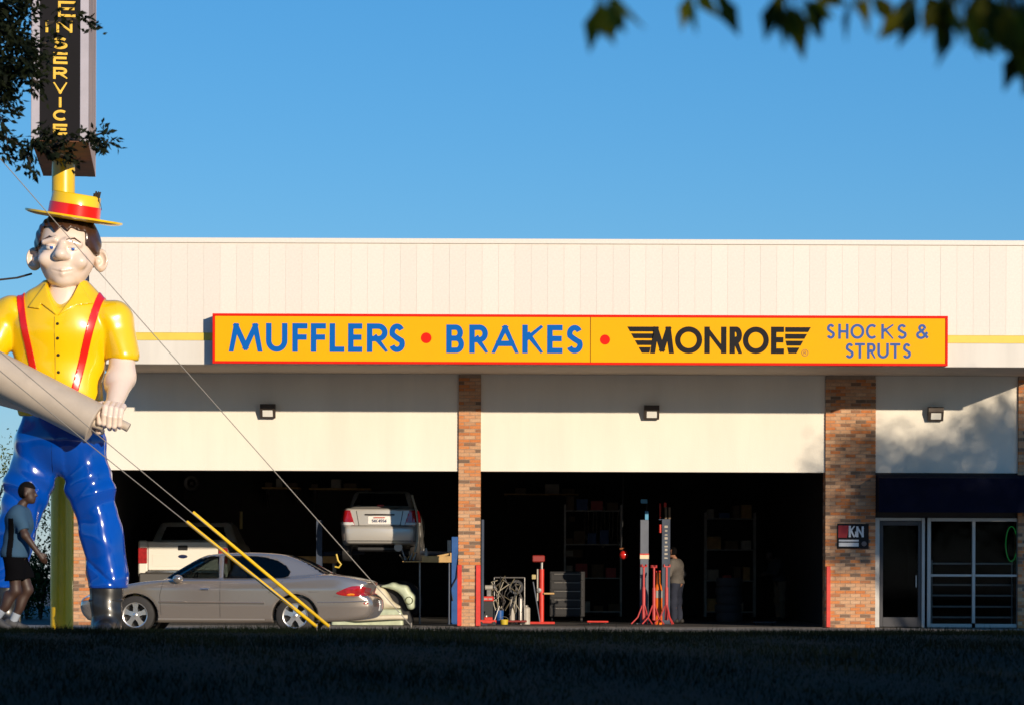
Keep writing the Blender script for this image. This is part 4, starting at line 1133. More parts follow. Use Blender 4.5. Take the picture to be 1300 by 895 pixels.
# hollow body with real window openings
pw1, pw2, pws, prw = poly2(win1), poly2(win2), poly2(WS), poly2(RW)
def hollow(X, Y, Z):
    b = fb(X, Y, Z)
    inner = np.maximum(np.maximum(b + 0.055, 0.50 - Z), np.maximum(1.30 - X, X - 4.30))
    side = np.maximum(np.minimum(pw1(X, Z), pw2(X, Z)) + 0.006, 0.35 - np.abs(Y))
    ends = np.minimum(np.maximum(pws(X, Z), band(0.71)(X, Y, Z)), np.maximum(prw(X, Z), band(0.69)(X, Y, Z)))
    return np.maximum(b, -np.minimum(np.minimum(inner, side), ends))
body = sdf_obj('body', hollow, (-0.08, -1.0, 0.12), (5.24, 1.0, 1.54), 0.023, M_silver, sed, 50)
M_seat = mat('dark_car_upholstery', (0.055, 0.05, 0.048), 0.9)
for sx_ in (2.45, 3.45):
    for sy_ in (-0.38, 0.38):
        MB().bbox(sx_ - 0.45, sx_ + 0.10, sy_ - 0.25, sy_ + 0.25, 0.505, 0.66, 0.04).build('seat_cushion', M_seat, sed)
        sb_ = sunion([cone((sx_ + 0.10, sy_ - 0.16, 0.70), (sx_ + 0.10, sy_ + 0.16, 0.70), 0.09, 0.09), cone((sx_ + 0.22, sy_ - 0.12, 1.08), (sx_ + 0.22, sy_ + 0.12, 1.08), 0.075, 0.075), cone((sx_ + 0.10, sy_, 0.70), (sx_ + 0.22, sy_, 1.08), 0.10, 0.10), cone((sx_ + 0.25, sy_ - 0.06, 1.20), (sx_ + 0.25, sy_ + 0.06, 1.20), 0.06, 0.06)], 0.06)
        sdf_obj('seat_back', sb_, (sx_ - 0.1, sy_ - 0.35, 0.55), (sx_ + 0.45, sy_ + 0.35, 1.32), 0.03, M_seat, sed)
MB().bbox(1.50, 1.80, -0.70, 0.70, 0.70, 0.93, 0.05).build('dashboard', M_seat, sed)
MB().tube([(1.98 + 0.05 * math.sin(k * math.pi / 10), -0.38 + 0.18 * math.cos(k * math.pi / 10), 0.93 + 0.17 * math.sin(k * math.pi / 10)) for k in range(21)], 0.014, 6).build('steering_wheel', M_blk, sed)
for s_ in (-1, 1):
    for wx, wz in WX:
        t = wheel(sed, (wx, s_ * 0.80, wz), 0.335, s_, 0.225)
        t.scale = (1 / SSX, 1, 1 / SSZ); t.location = (wx - wx / SSX, 0, wz - wz / SSZ)     # keep the wheels round
dark_arch = lambda wx: MB().lathe([(0.372, -0.30), (0.372, 0.0)], 32, Matrix.Translation((wx, -0.60, 0.335)) @ Matrix.Rotation(math.pi / 2, 4, 'X'))
for wx, _ in WX: dark_arch(wx).build('wheel_arch_liner', M_blk, sed)
seam(fb, [(1.50, 0.34), (1.48, 0.70), (1.54, 0.95)], sed)
seam(fb, [(2.50, 0.30), (2.50, 0.97)], sed)
seam(fb, [(3.32, 0.74), (3.50, 0.90), (3.60, 1.0)], sed)
seam(fb, [(4.42, 0.68), (4.7, 0.665), (5.0, 0.69)], sed, r=0.005)
seam(fb, [(1.46, 0.575), (2.4, 0.57), (3.25, 0.565)], sed, M_silver, 0.014, 'side_moulding')
seam(fb, [(1.46, 0.553), (2.4, 0.548), (3.25, 0.543)], sed, M_seam, 0.006, 'moulding_shadow')
seam(fb, [(4.15, 0.575), (4.6, 0.58), (4.98, 0.60)], sed, M_silver, 0.012, 'side_moulding')
seam(fb, [(1.45, 0.262), (3.25, 0.262)], sed, mat('rocker_grey', (0.30, 0.27, 0.24), 0.5, 0.3), 0.016, 'rocker_moulding')
seam(fb, [(4.0, 0.76), (4.0, 0.90), (4.155, 0.90), (4.155, 0.76), (4.0, 0.76)], sed, r=0.004, name='fuel_door')
for x in (2.24, 3.30):
    z = 0.80 if x < 3 else 0.845
    y = skin_y(fb, x, z); MB().bbox(x - 0.075, x + 0.075, y - 0.022, y + 0.02, z - 0.018, z + 0.018, 0.008).build('door_handle', M_chrome if x < 3 else M_silver, sed)
mir = sunion([ell((1.80, -0.98, 0.99), (0.09, 0.10, 0.072)), cone((1.76, -0.84, 0.95), (1.78, -0.95, 0.97), 0.03, 0.04)], 0.02)
sdf_obj('mirror', mir, (1.65, -1.12, 0.86), (1.95, -0.78, 1.10), 0.015, M_silver, sed)
on_body(fb, [(5.02, 0.42), (5.02, 0.62), (5.3, 0.62), (5.3, 0.42)], (4.95, -0.5, 0.38), (5.3, 0.5, 0.66), 0.016, 'plate_recess', M_clear, sed, 0.006, extra=lambda X, Y, Z: np.abs(Y) - 0.34)

# ---- silver compact raised on the lift, tail towards the road
Lc = 4.45
lowc = [(0.3, 0.22), (0.02, 0.40), (0.03, 0.60), (0.5, 0.82), (1.2, 0.95), (2.5, 0.99), (3.7, 1.02), (3.95, 1.045), (4.22, 1.04), (4.33, 1.01, 1), (4.34, 0.90), (4.36, 0.74), (4.37, 0.66, 1), (4.44, 0.63), (4.46, 0.50), (4.44, 0.36), (4.36, 0.27), (4.0, 0.24, 1), (1.5, 0.2)]
cabc = [(1.15, 0.9, 1), (1.3, 1.0), (2.0, 1.38), (2.4, 1.435), (2.9, 1.44), (3.25, 1.40), (3.7, 1.18), (3.98, 1.04), (3.95, 0.9, 1)]
WXc = ((0.85, 0.30), (3.45, 0.30))
fcv = car_sdf(lowc, cabc, 0.855, 0.76, 0.98, 0.2, 0.10, Lc, 0.36, WXc, 0.345, xm=2.5)
YC = 62.35
cpos = P(481.5, 690, YC)
cvc = thing('lifted_sedan', 'silver compact sedan raised on the lift with its tail facing out', 'car', (cpos.x, YC + Lc, cpos.z - 0.27), -math.pi / 2)
M_slv2 = mat('silver_car_paint', (0.56, 0.53, 0.48), 0.32, 0.35, coat=0.8)
sdf_obj('body', fcv, (-0.1, -0.95, 0.14), (4.55, 0.95, 1.52), 0.026, M_slv2, cvc, 55)
# rear outlines are given in (y, z), so panels follow the tail surface
def on_tail(poly, lo, hi, res, name, m, off=0.006, f=fcv, par=cvc):
    fp = poly2(poly)
    def g(X, Y, Z):
        b = f(X, Y, Z); return np.maximum(np.maximum(b - off, -(b + 0.06)), fp(Y, Z))
    return sdf_obj(name, g, lo, hi, res, m, par, 40)
TB = lambda a, b, c, d: ((3.6, a, b), (4.6, c, d))
for s_ in (-1, 1):
    pl = [(s_ * 0.88, 0.995), (s_ * 0.63, 0.99), (s_ * 0.53, 0.67), (s_ * 0.88, 0.67)]
    y0, y1 = sorted((s_ * 0.5, s_ * 0.92))
    on_tail(pl, *TB(y0, 0.62, y1, 1.05), 0.016, 'tail_lamp', M_tail, 0.010)
    pl2 = [(s_ * 0.87, 0.735), (s_ * 0.565, 0.735), (s_ * 0.54, 0.675), (s_ * 0.87, 0.675)]
    on_tail(pl2, *TB(y0, 0.62, y1, 1.05), 0.014, 'reverse_lamp', M_clear, 0.016)
on_tail([(-0.60, 1.09), (0.60, 1.09), (0.50, 1.385), (-0.50, 1.385)], (2.9, -0.75, 1.02), (4.2, 0.75, 1.48), 0.02, 'rear_window', M_cglass, 0.004)
MB().bbox(3.86, 3.92, -0.07, 0.07, 1.085, 1.125, 0.008).build('brake_lamp', M_tail, cvc)
on_tail([(-0.32, 0.915), (0.32, 0.915), (0.32, 0.88), (-0.32, 0.88)], *TB(-0.4, 0.82, 0.4, 0.98), 0.012, 'plate_garnish', mat('dark_chrome', (0.06, 0.05, 0.045), 0.3, 0.5), 0.018)
plate = on_tail([(-0.25, 0.868), (0.25, 0.868), (0.25, 0.70), (-0.25, 0.70)], *TB(-0.35, 0.64, 0.35, 0.92), 0.012, 'licence_plate', mat('plate_white', (0.78, 0.75, 0.70), 0.5), 0.008)
M_ptx = mat('plate_text', (0.05, 0.06, 0.16), 0.6)
def pl3(u, v, d): return (4.385 + d, u, v)
for i, ch in enumerate('5AC4556'):
    letter(ch, -0.155 + i * 0.046, -0.155 + i * 0.046 + 0.034, 0.735, 0.800, 0.0045, pl3, 0.006, M_ptx, plate)
MB().box(4.382, 4.393, -0.12, 0.12, 0.828, 0.845).build('plate_line', mat('plate_red', (0.5, 0.05, 0.03), 0.6), plate)
for pts in ([(-0.62, 0.655), (0.62, 0.655)], [(-0.80, 0.335), (0.80, 0.335)], [(-0.50, 0.98), (-0.44, 0.66)], [(0.50, 0.98), (0.44, 0.66)]):
    out = []
    for i in range(25):
        y = pts[0][0] + (pts[1][0] - pts[0][0]) * i / 24; z = pts[0][1] + (pts[1][1] - pts[0][1]) * i / 24
        xs = np.linspace(4.6, 3.5, 500); v = fcv(xs, np.full(500, y), np.full(500, z)); out.append((float(xs[int(np.argmax(v < 0))]) + 0.002, y, z))
    MB().tube(out, 0.009, 5).build('bumper_line', M_seam, cvc)
for s_ in (-1, 1):
    for wx, wz in WXc: wheel(cvc, (wx, s_ * 0.74, wz - 0.10), 0.30, s_, 0.19)
MB().bbox(2.2, 4.1, -0.5, 0.5, 0.12, 0.22, 0.03).build('underbody', M_blk, cvc)
mu = MB().tube([(4.30, 0.40, 0.20), (3.9, 0.40, 0.20)], 0.09, 12).build('exhaust_box', M_muf, cvc)

# ---- white pickup deeper in the bay, raised a little
YK = 66.6
k0 = P(232, 727, YK)
pk = thing('white_pickup', 'white pickup truck with its tailgate facing out of the bay', 'pickup', (k0.x, YK, 0.36))
M_wht = mat('white_car_paint', (0.78, 0.74, 0.66), 0.35, coat=0.7)
hz_ = lambda py: PZ(py, YK, 232) - 0.36
W2 = 1.02
ztg, zbg, zbp = hz_(687), hz_(723.5), hz_(741)
tg = MB().bbox(-0.80, 0.80, 0.0, 0.07, zbg, ztg, 0.02)
tgo = tg.build('tailgate', M_wht, pk)
MB().bbox(-0.70, 0.70, -0.006, 0.004, zbg + 0.09, ztg - 0.30, 0.004).build('tailgate_panel', M_wht, tgo)
MB().bbox(-0.11, 0.11, -0.014, 0.002, ztg - 0.20, ztg - 0.09, 0.01).build('tailgate_handle', M_blk, tgo)
MB().lathe([(0.001, 0.012), (0.10, 0.010), (0.11, 0.0)], 28, Matrix.Translation((0, -0.005, hz_(706))) @ Matrix.Rotation(math.pi / 2, 4, 'X'), True, 1.0, 0.40).build('oval_emblem', mat('emblem_blue', (0.012, 0.02, 0.07), 0.25), tgo)
for s_ in (-1, 1):
    a, b = sorted((s_ * 0.806, s_ * W2))
    MB().bbox(a, b, 0.01, 2.35, zbg - 0.16, ztg + 0.02, 0.03).build('bed_side', M_wht, pk)
    MB().bbox(a + 0.012 * (s_ > 0), b - 0.012 * (s_ < 0), -0.012, 0.04, hz_(715), hz_(695), 0.01).build('tail_lamp', M_tail, pk)
    MB().bbox(a + 0.03, b - 0.03, -0.016, 0.03, hz_(694.5), hz_(690), 0.008).build('reverse_lamp', M_clear, pk)
    for wy in (1.15, 4.9):
        t = wheel(pk, (0, 0, 0), 0.40, s_, 0.24, 6, 0.27)
        t.rotation_euler = (0, 0, math.pi / 2 * -1); t.location = (s_ * 0.86, wy, 0.40)
        if s_ > 0: t.rotation_euler = (0, 0, -math.pi / 2)
MB().bbox(-0.98, 0.98, -0.17, 0.02, zbp, zbg - 0.06, 0.03).build('bumper', mat('dull_chrome_bumper', (0.22, 0.21, 0.20), 0.35, 0.8), pk)
MB().bbox(-0.80, 0.80, -0.10, -0.0, zbg - 0.055, zbg - 0.01, 0.008).build('bumper_step', M_chrome, pk)
MB().box(-0.80, 0.80, 0.1, 2.35, zbg - 0.05, zbg).build('bed_floor', M_blk, pk)
zrf = hz_(660)
cabp = [(2.38, zbg - 0.15), (2.38, ztg + 0.02), (2.62, zrf - 0.06), (2.75, zrf), (4.0, zrf), (4.7, ztg + 0.05), (5.9, ztg - 0.08), (5.95, zbg - 0.1)]
cp = baked(curve(cabp, 3))
cabf = lambda X, Y, Z: smax(cp(Y, Z), np.abs(X) - (W2 - 0.40 * np.clip(Z - ztg, 0, 1)), 0.10)
sdf_obj('cab', cabf, (-1.1, 2.25, zbg - 0.3), (1.1, 6.05, zrf + 0.1), 0.045, M_wht, pk, 55)
rp = poly2([(-0.80, ztg + 0.05), (0.80, ztg + 0.05), (0.68, zrf - 0.10), (-0.68, zrf - 0.10)])
rwf = lambda X, Y, Z: np.maximum(np.maximum(cabf(X, Y, Z) - 0.006, Y - 2.75), rp(X, Z))
sdf_obj('rear_window', rwf, (-0.95, 2.2, ztg), (0.95, 2.85, zrf), 0.03, M_cglass, pk, 40)
# drive-on lift under the pickup
dl = thing('runway_lift', 'low dark drive-on lift under the white pickup', 'lift', (k0.x, YK + 0.6, 0))
for s_ in (-1, 1):
    MB().bbox(s_ * 0.86 - 0.26, s_ * 0.86 + 0.26, -0.3, 5.2, 0.22, 0.355, 0.01).build('runway', M_blk, dl)
    for yy in (0.2, 4.6): MB().bbox(s_ * 0.86 - 0.1, s_ * 0.86 + 0.1, yy, yy + 0.3, 0.0, 0.218, 0.01).build('jack_leg', M_blk, dl)

# ---- pale green vintage car nosing out behind the sedan's tail
YV = 60.9
vx = PX(474, YV)
vt = thing('vintage_car', 'pale green and cream vintage car with a dark bare gap along its hood', 'car', (vx, YV, 0))
M_mint = mat('pale_mint_paint', (0.50, 0.55, 0.38), 0.45, coat=0.3, var=0.25, scale=5)
M_cream = mat('worn_cream_paint', (0.62, 0.55, 0.40), 0.5, coat=0.2, var=0.2, scale=4)
M_prim = mat('black_primer', (0.012, 0.012, 0.013), 0.75)
def vq(px, py):
    p = P(px, py, YV); return (p.x - vx, p.z)
def arch2(pts, r):
    pts = [np.array(p) for p in pts]
    def g(X, Z):
        d = None
        for k, (a, b) in enumerate(zip(pts, pts[1:])):
            e = b - a; t = np.clip(((X - a[0]) * e[0] + (Z - a[1]) * e[1]) / (e @ e), 0, 1)
            rr_ = r[k] + (r[k + 1] - r[k]) * t
            v = np.sqrt((X - a[0] - t * e[0]) ** 2 + (Z - a[1] - t * e[1]) ** 2) - rr_
            d = v if d is None else smin(d, v, 0.05)
        return d
    return g
slab = lambda y0, y1: (lambda Y: np.maximum(y0 - Y, Y - y1))
hp2 = baked(curve([vq(a, b) for a, b in ((424, 772), (428, 756), (446, 744), (466, 741), (478, 742), (489, 748), (498, 762), (505, 773))], 4))
sdf_obj('hood', lambda X, Y, Z: smax(hp2(X, Z) + 0.10 * np.clip(0.5 - Y, 0, 1) ** 2, slab(0.12, 1.5)(Y), 0.16), (-1.1, 0.05, 0.2), (0.7, 1.6, 1.05), 0.03, M_cream, vt, 55)
# bare dark strip where the fender has been unbolted
gp = arch2([vq(478, 747), vq(492, 749), (vq(505, 764)), vq(514, 788)], [0.10, 0.11, 0.13, 0.14])
sdf_obj('wheel_well', lambda X, Y, Z: smax(gp(X, Z), slab(0.34, 1.4)(Y), 0.05), (-0.6, 0.25, 0.0), (1.0, 1.5, 1.1), 0.035, M_prim, vt, 55)
fa = arch2([vq(484, 744), vq(498, 743.5), vq(512, 749), vq(519, 759), vq(521, 769)], [0.02, 0.065, 0.10, 0.105, 0.08])
fo = sdf_obj('fender', lambda X, Y, Z: smax(fa(X, Z), slab(0.10, 1.3)(Y), 0.10), (-0.3, 0.0, 0.2), (1.0, 1.2, 1.1), 0.028, M_mint, vt, 55)
hx, hz2 = vq(519, 762)
MB().lathe([(0.001, -0.03), (0.05, -0.02), (0.075, 0.012), (0.085, 0.0), (0.09, -0.06)], 20, Matrix.Translation((hx, 0.10, hz2)) @ Matrix.Rotation(math.pi / 2, 4, 'X')).build('headlamp_bucket', mat('rusty_green', (0.16, 0.17, 0.09), 0.6, var=0.4), fo)
ap = baked([vq(a, b) for a, b in ((420, 773), (508, 773), (511, 781), (512, 798), (420, 800))])
sdf_obj('front_apron', lambda X, Y, Z: smax(ap(X, Z), slab(0.10, 0.9)(Y), 0.06), (-1.2, 0.0, -0.1), (0.8, 1.0, 0.5), 0.025, M_mint, vt, 55)
bx0, bz0 = vq(440, 785); bx1, bz1 = vq(517, 783)
MB().tube([(bx0, 0.05, bz0), (bx0 * 0.5, -0.05, bz0), (bx1 * 0.5, -0.05, bz1), (bx1, 0.03, bz1)], [0.05, 0.055, 0.055, 0.05], 12).build('bumper', M_cream, vt)
tub = sunion([cone((-0.5, 1.6, 0.50), (0.6, 1.6, 0.50), 0.32, 0.32), cone((-0.45, 3.6, 0.55), (0.5, 3.6, 0.55), 0.34, 0.34), cone((-0.5, 1.6, 0.5), (-0.45, 3.6, 0.5), 0.3, 0.3), cone((0.6, 1.6, 0.5), (0.5, 3.6, 0.5), 0.3, 0.3)], 0.3)
sdf_obj('body_tub', lambda X, Y, Z: smax(tub(X, Y, Z), 0.16 - Z, 0.02), (-1.1, 1.1, 0.1), (1.2, 4.1, 1.1), 0.06, M_prim, vt)
for s_, ex_ in ((-1, -0.62), (1, 0.62)):
    for wy in (0.95, 3.3):
        t = wheel(vt, (0, 0, 0), 0.30, s_, 0.19, 6, 0.17); t.rotation_euler = (0, 0, -math.pi / 2); t.location = (ex_, wy, 0.30)
# ------------------------------------------------------------------ people
M_skin = mat('skin', (0.045, 0.022, 0.015), 0.55, var=0.1)  # skin tone lowered to carry the walker's shade
M_phair = mat('black_hair', (0.005, 0.004, 0.004), 0.8, spec=0.1)
def person(label, loc, rz, J, cl, H=1.76, res=0.014):
    """J: joint positions in metres, x forward, y to the figure's left, z up; cl: clothing materials"""
    t = thing('person', label, 'person', loc, rz)
    a = {k: np.array(v, dtype=float) for k, v in J.items()}
    sc = H / 1.76
    def limb(s, n): return a[n + s]
    pr = []
    pel, chest, neck, head = a['pelvis'], a['chest'], a['neck'], a['head']
    torso = sunion([cone(pel + (0, -0.07, 0), pel + (0, 0.07, 0), 0.115, 0.115), cone(pel, chest, 0.125, 0.14), cone(chest + (0, -0.10, 0.03), chest + (0, 0.10, 0.03), 0.115, 0.115), cone(chest + (0, -0.15, 0.12), chest + (0, 0.15, 0.12), 0.07, 0.07)], 0.09)
    neckf = cone(chest + (0, 0, 0.15), neck, 0.062, 0.056)
    hd = head
    headf = sunion([ell(hd + (0.0, 0, 0.03), (0.098, 0.077, 0.105)), ell(hd + (0.03, 0, -0.05), (0.068, 0.060, 0.07)), cone(hd + (0.088, 0, 0.015), hd + (0.112, 0, -0.022), 0.011, 0.017), ell(hd + (0.082, 0, -0.065), (0.02, 0.028, 0.014)), ell(hd + (0.068, 0, -0.098), (0.028, 0.03, 0.022)), ell(hd + (-0.005, 0.078, -0.01), (0.022, 0.012, 0.032)), ell(hd + (-0.005, -0.078, -0.01), (0.022, 0.012, 0.032))], 0.022)
    arms = []; legs = []; hands = []; feet = []
    for s in 'LR':
        arms.append(sunion([cone(limb(s, 'shoulder'), limb(s, 'elbow'), 0.058, 0.045), cone(limb(s, 'elbow'), limb(s, 'wrist'), 0.045, 0.031)], 0.03))
        legs.append(sunion([cone(limb(s, 'hip'), limb(s, 'knee'), 0.092, 0.062), cone(limb(s, 'knee'), limb(s, 'ankle'), 0.062, 0.042), ell((limb(s, 'knee') * 0.62 + limb(s, 'ankle') * 0.38) + (-0.022, 0, 0), (0.055, 0.052, 0.12))], 0.04))
        w = limb(s, 'wrist'); e = limb(s, 'elbow'); d = (w - e) / np.linalg.norm(w - e)
        sd_ = np.array([0.0, 1.0 if s == 'L' else -1.0, 0.0]); fw = np.cross(sd_, d); fw = fw / np.linalg.norm(fw) * (1 if fw_ok(np.cross(sd_, d)) else -1)
        palm = w + d * 0.055
        fs = [cone(w, palm + d * 0.03, 0.030, 0.036, 0.8)]
        for i, ln in enumerate((0.068, 0.078, 0.073, 0.058)):
            b0 = palm + d * 0.03 + fw * (0.028 - i * 0.019); b1 = b0 + d * ln * 0.5 - sd_ * 0.012; b2 = b1 + d * ln * 0.45 - sd_ * 0.022
            fs.append(sunion([cone(b0, b1, 0.0105, 0.0098), cone(b1, b2, 0.0098, 0.0085)], 0.006))
        b0 = palm - d * 0.015 + fw * 0.03; b1 = b0 + fw * 0.025 + d * 0.03; b2 = b1 + d * 0.032
        fs.append(sunion([cone(b0, b1, 0.013, 0.011), cone(b1, b2, 0.011, 0.010)], 0.008))
        hands.append(sunion(fs, 0.008))
    skin_all = sunion([torso, neckf], 0.04)
    def body_f(X, Y, Z):
        r = smin(skin_all(X, Y, Z), headf(X, Y, Z), 0.025)
        for f_ in arms + legs: r = smin(r, f_(X, Y, Z), 0.04)
        for f_ in hands: r = smin(r, f_(X, Y, Z), 0.015)
        return r
    allp = np.stack(list(a.values())); lo = allp.min(0) - 0.28; hi = allp.max(0) + 0.24; lo[2] = max(lo[2], 0.0)
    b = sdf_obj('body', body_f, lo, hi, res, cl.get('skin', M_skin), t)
    # hair
    hf = lambda X, Y, Z: smax(headf(X, Y, Z) - 0.009, np.minimum(np.maximum((hd[2] + 0.072) - Z - 0.2 * (X - hd[0]), -1), np.maximum(X - hd[0] + 0.015, (hd[2] - 0.055) - Z)), 0.012)
    sdf_obj('hair', hf, hd - 0.17, hd + 0.19, 0.010, cl.get('hair', M_phair), t)
    # eyes
    for s in (-1, 1):
        c = hd + np.array((0.082, s * 0.030, 0.012)); sdf_obj('eye', ell(c, (0.012, 0.013, 0.009)), c - 0.03, c + 0.03, 0.005, M_btn, t)
    # shirt
    slv = cl.get('sleeve', 0.55)
    def shirt(X, Y, Z):
        r = torso(X, Y, Z) - 0.020 - 0.012 * np.clip((a['chest'][2] - Z) * 2, 0, 1)
        for s in 'LR':
            S_, E_, W_ = limb(s, 'shoulder'), limb(s, 'elbow'), limb(s, 'wrist')
            if slv < 1: r = smin(r, np.maximum(cone(S_, S_ + (E_ - S_) * slv, 0.078, 0.072)(X, Y, Z), ((X - S_[0]) * (E_ - S_)[0] + (Y - S_[1]) * (E_ - S_)[1] + (Z - S_[2]) * (E_ - S_)[2]) / np.linalg.norm(E_ - S_) - slv * np.linalg.norm(E_ - S_)), 0.05)
            else: r = smin(r, sunion([cone(S_, E_, 0.074, 0.060), cone(E_, E_ + (W_ - E_) * (slv - 1), 0.060, 0.045)], 0.03)(X, Y, Z), 0.05)
        r = r + 0.006 * np.sin(28 * Z + 9 * X + 6 * Y)
        r = smax(r, a['pelvis'][2] + cl.get('hem', -0.08) - Z, 0.01)
        return smax(r, -(neckf(X, Y, Z) - 0.012), 0.01)
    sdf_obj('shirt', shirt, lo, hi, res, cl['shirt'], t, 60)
    if 'stripe' in cl:
        def stripe(X, Y, Z):
            s_ = shirt(X, Y, Z); cxs = chest[0] - 0.075 + (Z - 1.0) * 0.06
            return np.maximum(np.maximum(s_ - 0.004, -(s_ + 0.02)), np.maximum(np.abs(X - cxs) - 0.036, np.maximum(Y + 0.05, Z - 1.33)))
        sdf_obj('side_panel', stripe, lo, hi, 0.011, cl['stripe'], t, 50)
    # shorts or trousers
    def pants(X, Y, Z):
        r = sunion([cone(pel + (0, -0.07, 0), pel + (0, 0.07, 0), 0.135, 0.135)], 0.05)(X, Y, Z)
        cut = None
        for s in 'LR':
            Hp, K, A = limb(s, 'hip'), limb(s, 'knee'), limb(s, 'ankle')
            if cl['leg'] == 'short':
                e = Hp + (K - Hp) * 0.72
                lg = np.maximum(cone(Hp, K, 0.118, 0.122)(X, Y, Z), ((X - Hp[0]) * (e - Hp)[0] + (Y - Hp[1]) * (e - Hp)[1] + (Z - Hp[2]) * (e - Hp)[2]) / np.linalg.norm(e - Hp) - np.linalg.norm(e - Hp))
            else:
                lg = np.maximum(sunion([cone(Hp, K, 0.112, 0.088), cone(K, A, 0.088, 0.078)], 0.05)(X, Y, Z), A[2] - 0.05 - Z)
            r = smin(r, lg, 0.04)
        r = r + 0.006 * np.sin(22 * Z + 11 * X)
        return smax(r, Z - (pel[2] + 0.10), 0.01)
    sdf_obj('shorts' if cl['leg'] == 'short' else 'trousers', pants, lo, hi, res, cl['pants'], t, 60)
    for s in 'LR':
        A = limb(s, 'ankle'); Tt = limb(s, 'toe'); d = Tt - A
        K = limb(s, 'knee'); u = (K - A) / np.linalg.norm(K - A)
        if cl['leg'] == 'short':
            sdf_obj('sock', lambda X, Y, Z, A=A, u=u: np.maximum(cone(A - u * 0.03, A + u * 0.11, 0.046, 0.052)(X, Y, Z), (X - A[0]) * u[0] + (Y - A[1]) * u[1] + (Z - A[2]) * u[2] - 0.11), A - 0.2, A + 0.2, 0.012, cl['sock'], t, 50)
        dn = d / np.linalg.norm(d); nrm = np.cross(dn, (0, 1, 0)); nrm = nrm if nrm[2] > 0 else -nrm
        heel = A - nrm * 0.055 - dn * 0.05
        toe = Tt - nrm * 0.0
        shoe = sunion([cone(heel, toe, 0.044, 0.038), cone(A - nrm * 0.02, heel + nrm * 0.03 + dn * 0.05, 0.050, 0.05), cone(heel + nrm * 0.02, heel + (toe - heel) * 0.55 + nrm * 0.01, 0.048, 0.042)], 0.03)
        base = min(heel @ nrm, toe @ nrm) - 0.034
        sdf_obj('shoe', lambda X, Y, Z, f=shoe, n=nrm, b0=base: smax(f(X, Y, Z), b0 - (n[0] * X + n[1] * Y + n[2] * Z), 0.008), np.minimum(heel, toe) - 0.15, np.maximum(A, toe) + 0.15, 0.012, cl['shoe'], t)
    return t
def fw_ok(v): return v[0] > 0

# man walking past on the lawn edge, shade darkened into his skin and clothes; x forward = towards picture right
YM = 34.4
mp = P(33, 800, YM)
J = dict(pelvis=(0.0, 0, 0.93), chest=(0.045, 0, 1.27), neck=(0.085, 0, 1.50), head=(0.135, 0, 1.625),
         shoulderL=(0.045, 0.18, 1.39), elbowL=(-0.10, 0.23, 1.13), wristL=(0.02, 0.22, 0.90),
         shoulderR=(0.055, -0.18, 1.39), elbowR=(0.155, -0.24, 1.13), wristR=(0.30, -0.21, 0.93),
         hipL=(0.0, 0.09, 0.90), kneeL=(0.13, 0.09, 0.49), ankleL=(-0.04, 0.09, 0.11), toeL=(0.12, 0.09, 0.035),
         hipR=(0.0, -0.09, 0.90), kneeR=(0.02, -0.09, 0.48), ankleR=(-0.20, -0.09, 0.16), toeR=(-0.06, -0.09, 0.04))
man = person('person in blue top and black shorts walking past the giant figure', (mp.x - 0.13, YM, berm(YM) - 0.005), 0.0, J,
   dict(shirt=mat('shaded_blue_jersey', (0.022, 0.068, 0.13), 0.95, var=0.1), pants=mat('black_shorts_cloth', (0.003, 0.003, 0.004), 1.0, spec=0.05), sock=mat('shaded_white_sock', (0.30, 0.34, 0.40), 0.9), shoe=mat('grey_trainer', (0.06, 0.06, 0.065), 0.7, var=0.4, scale=20), stripe=mat('black_panel_cloth', (0.004, 0.004, 0.005), 1.0, spec=0.05), leg='short', sleeve=0.8, hem=-0.06), 1.76, 0.013)
# mechanic standing among the lifts, turned away
YMc = 64.2
wp = P(862, 700, YMc)
Jw = dict(pelvis=(0, 0, 0.95), chest=(0.03, 0, 1.29), neck=(0.06, 0, 1.52), head=(0.10, 0, 1.645),
          shoulderL=(0.03, 0.20, 1.41), elbowL=(0.05, 0.27, 1.14), wristL=(0.20, 0.24, 0.95),
          shoulderR=(0.03, -0.20, 1.41), elbowR=(-0.03, -0.29, 1.15), wristR=(0.06, -0.30, 0.92),
          hipL=(0, 0.10, 0.92), kneeL=(0.03, 0.11, 0.50), ankleL=(0.0, 0.12, 0.09), toeL=(0.17, 0.13, 0.035),
          hipR=(0, -0.10, 0.92), kneeR=(0.02, -0.11, 0.50), ankleR=(-0.02, -0.12, 0.09), toeR=(0.15, -0.14, 0.035))
M_wsh = mat('grey_work_shirt', (0.11, 0.095, 0.082), 0.85, var=0.15); M_wtr = mat('navy_work_trousers', (0.018, 0.022, 0.04), 0.9)
M_wboot = mat('dark_work_boot', (0.02, 0.018, 0.016), 0.7)
person('person in grey work shirt and dark trousers beside the blue lift post', (wp.x - 0.05, YMc, 0.006), math.radians(150), Jw,
   dict(shirt=M_wsh, pants=M_wtr, shoe=M_wboot, leg='long', sleeve=1.75, hem=-0.02, skin=mat('warm_skin', (0.36, 0.17, 0.10), 0.6)), 1.76, 0.018).scale = (0.95, 0.95, 0.95)
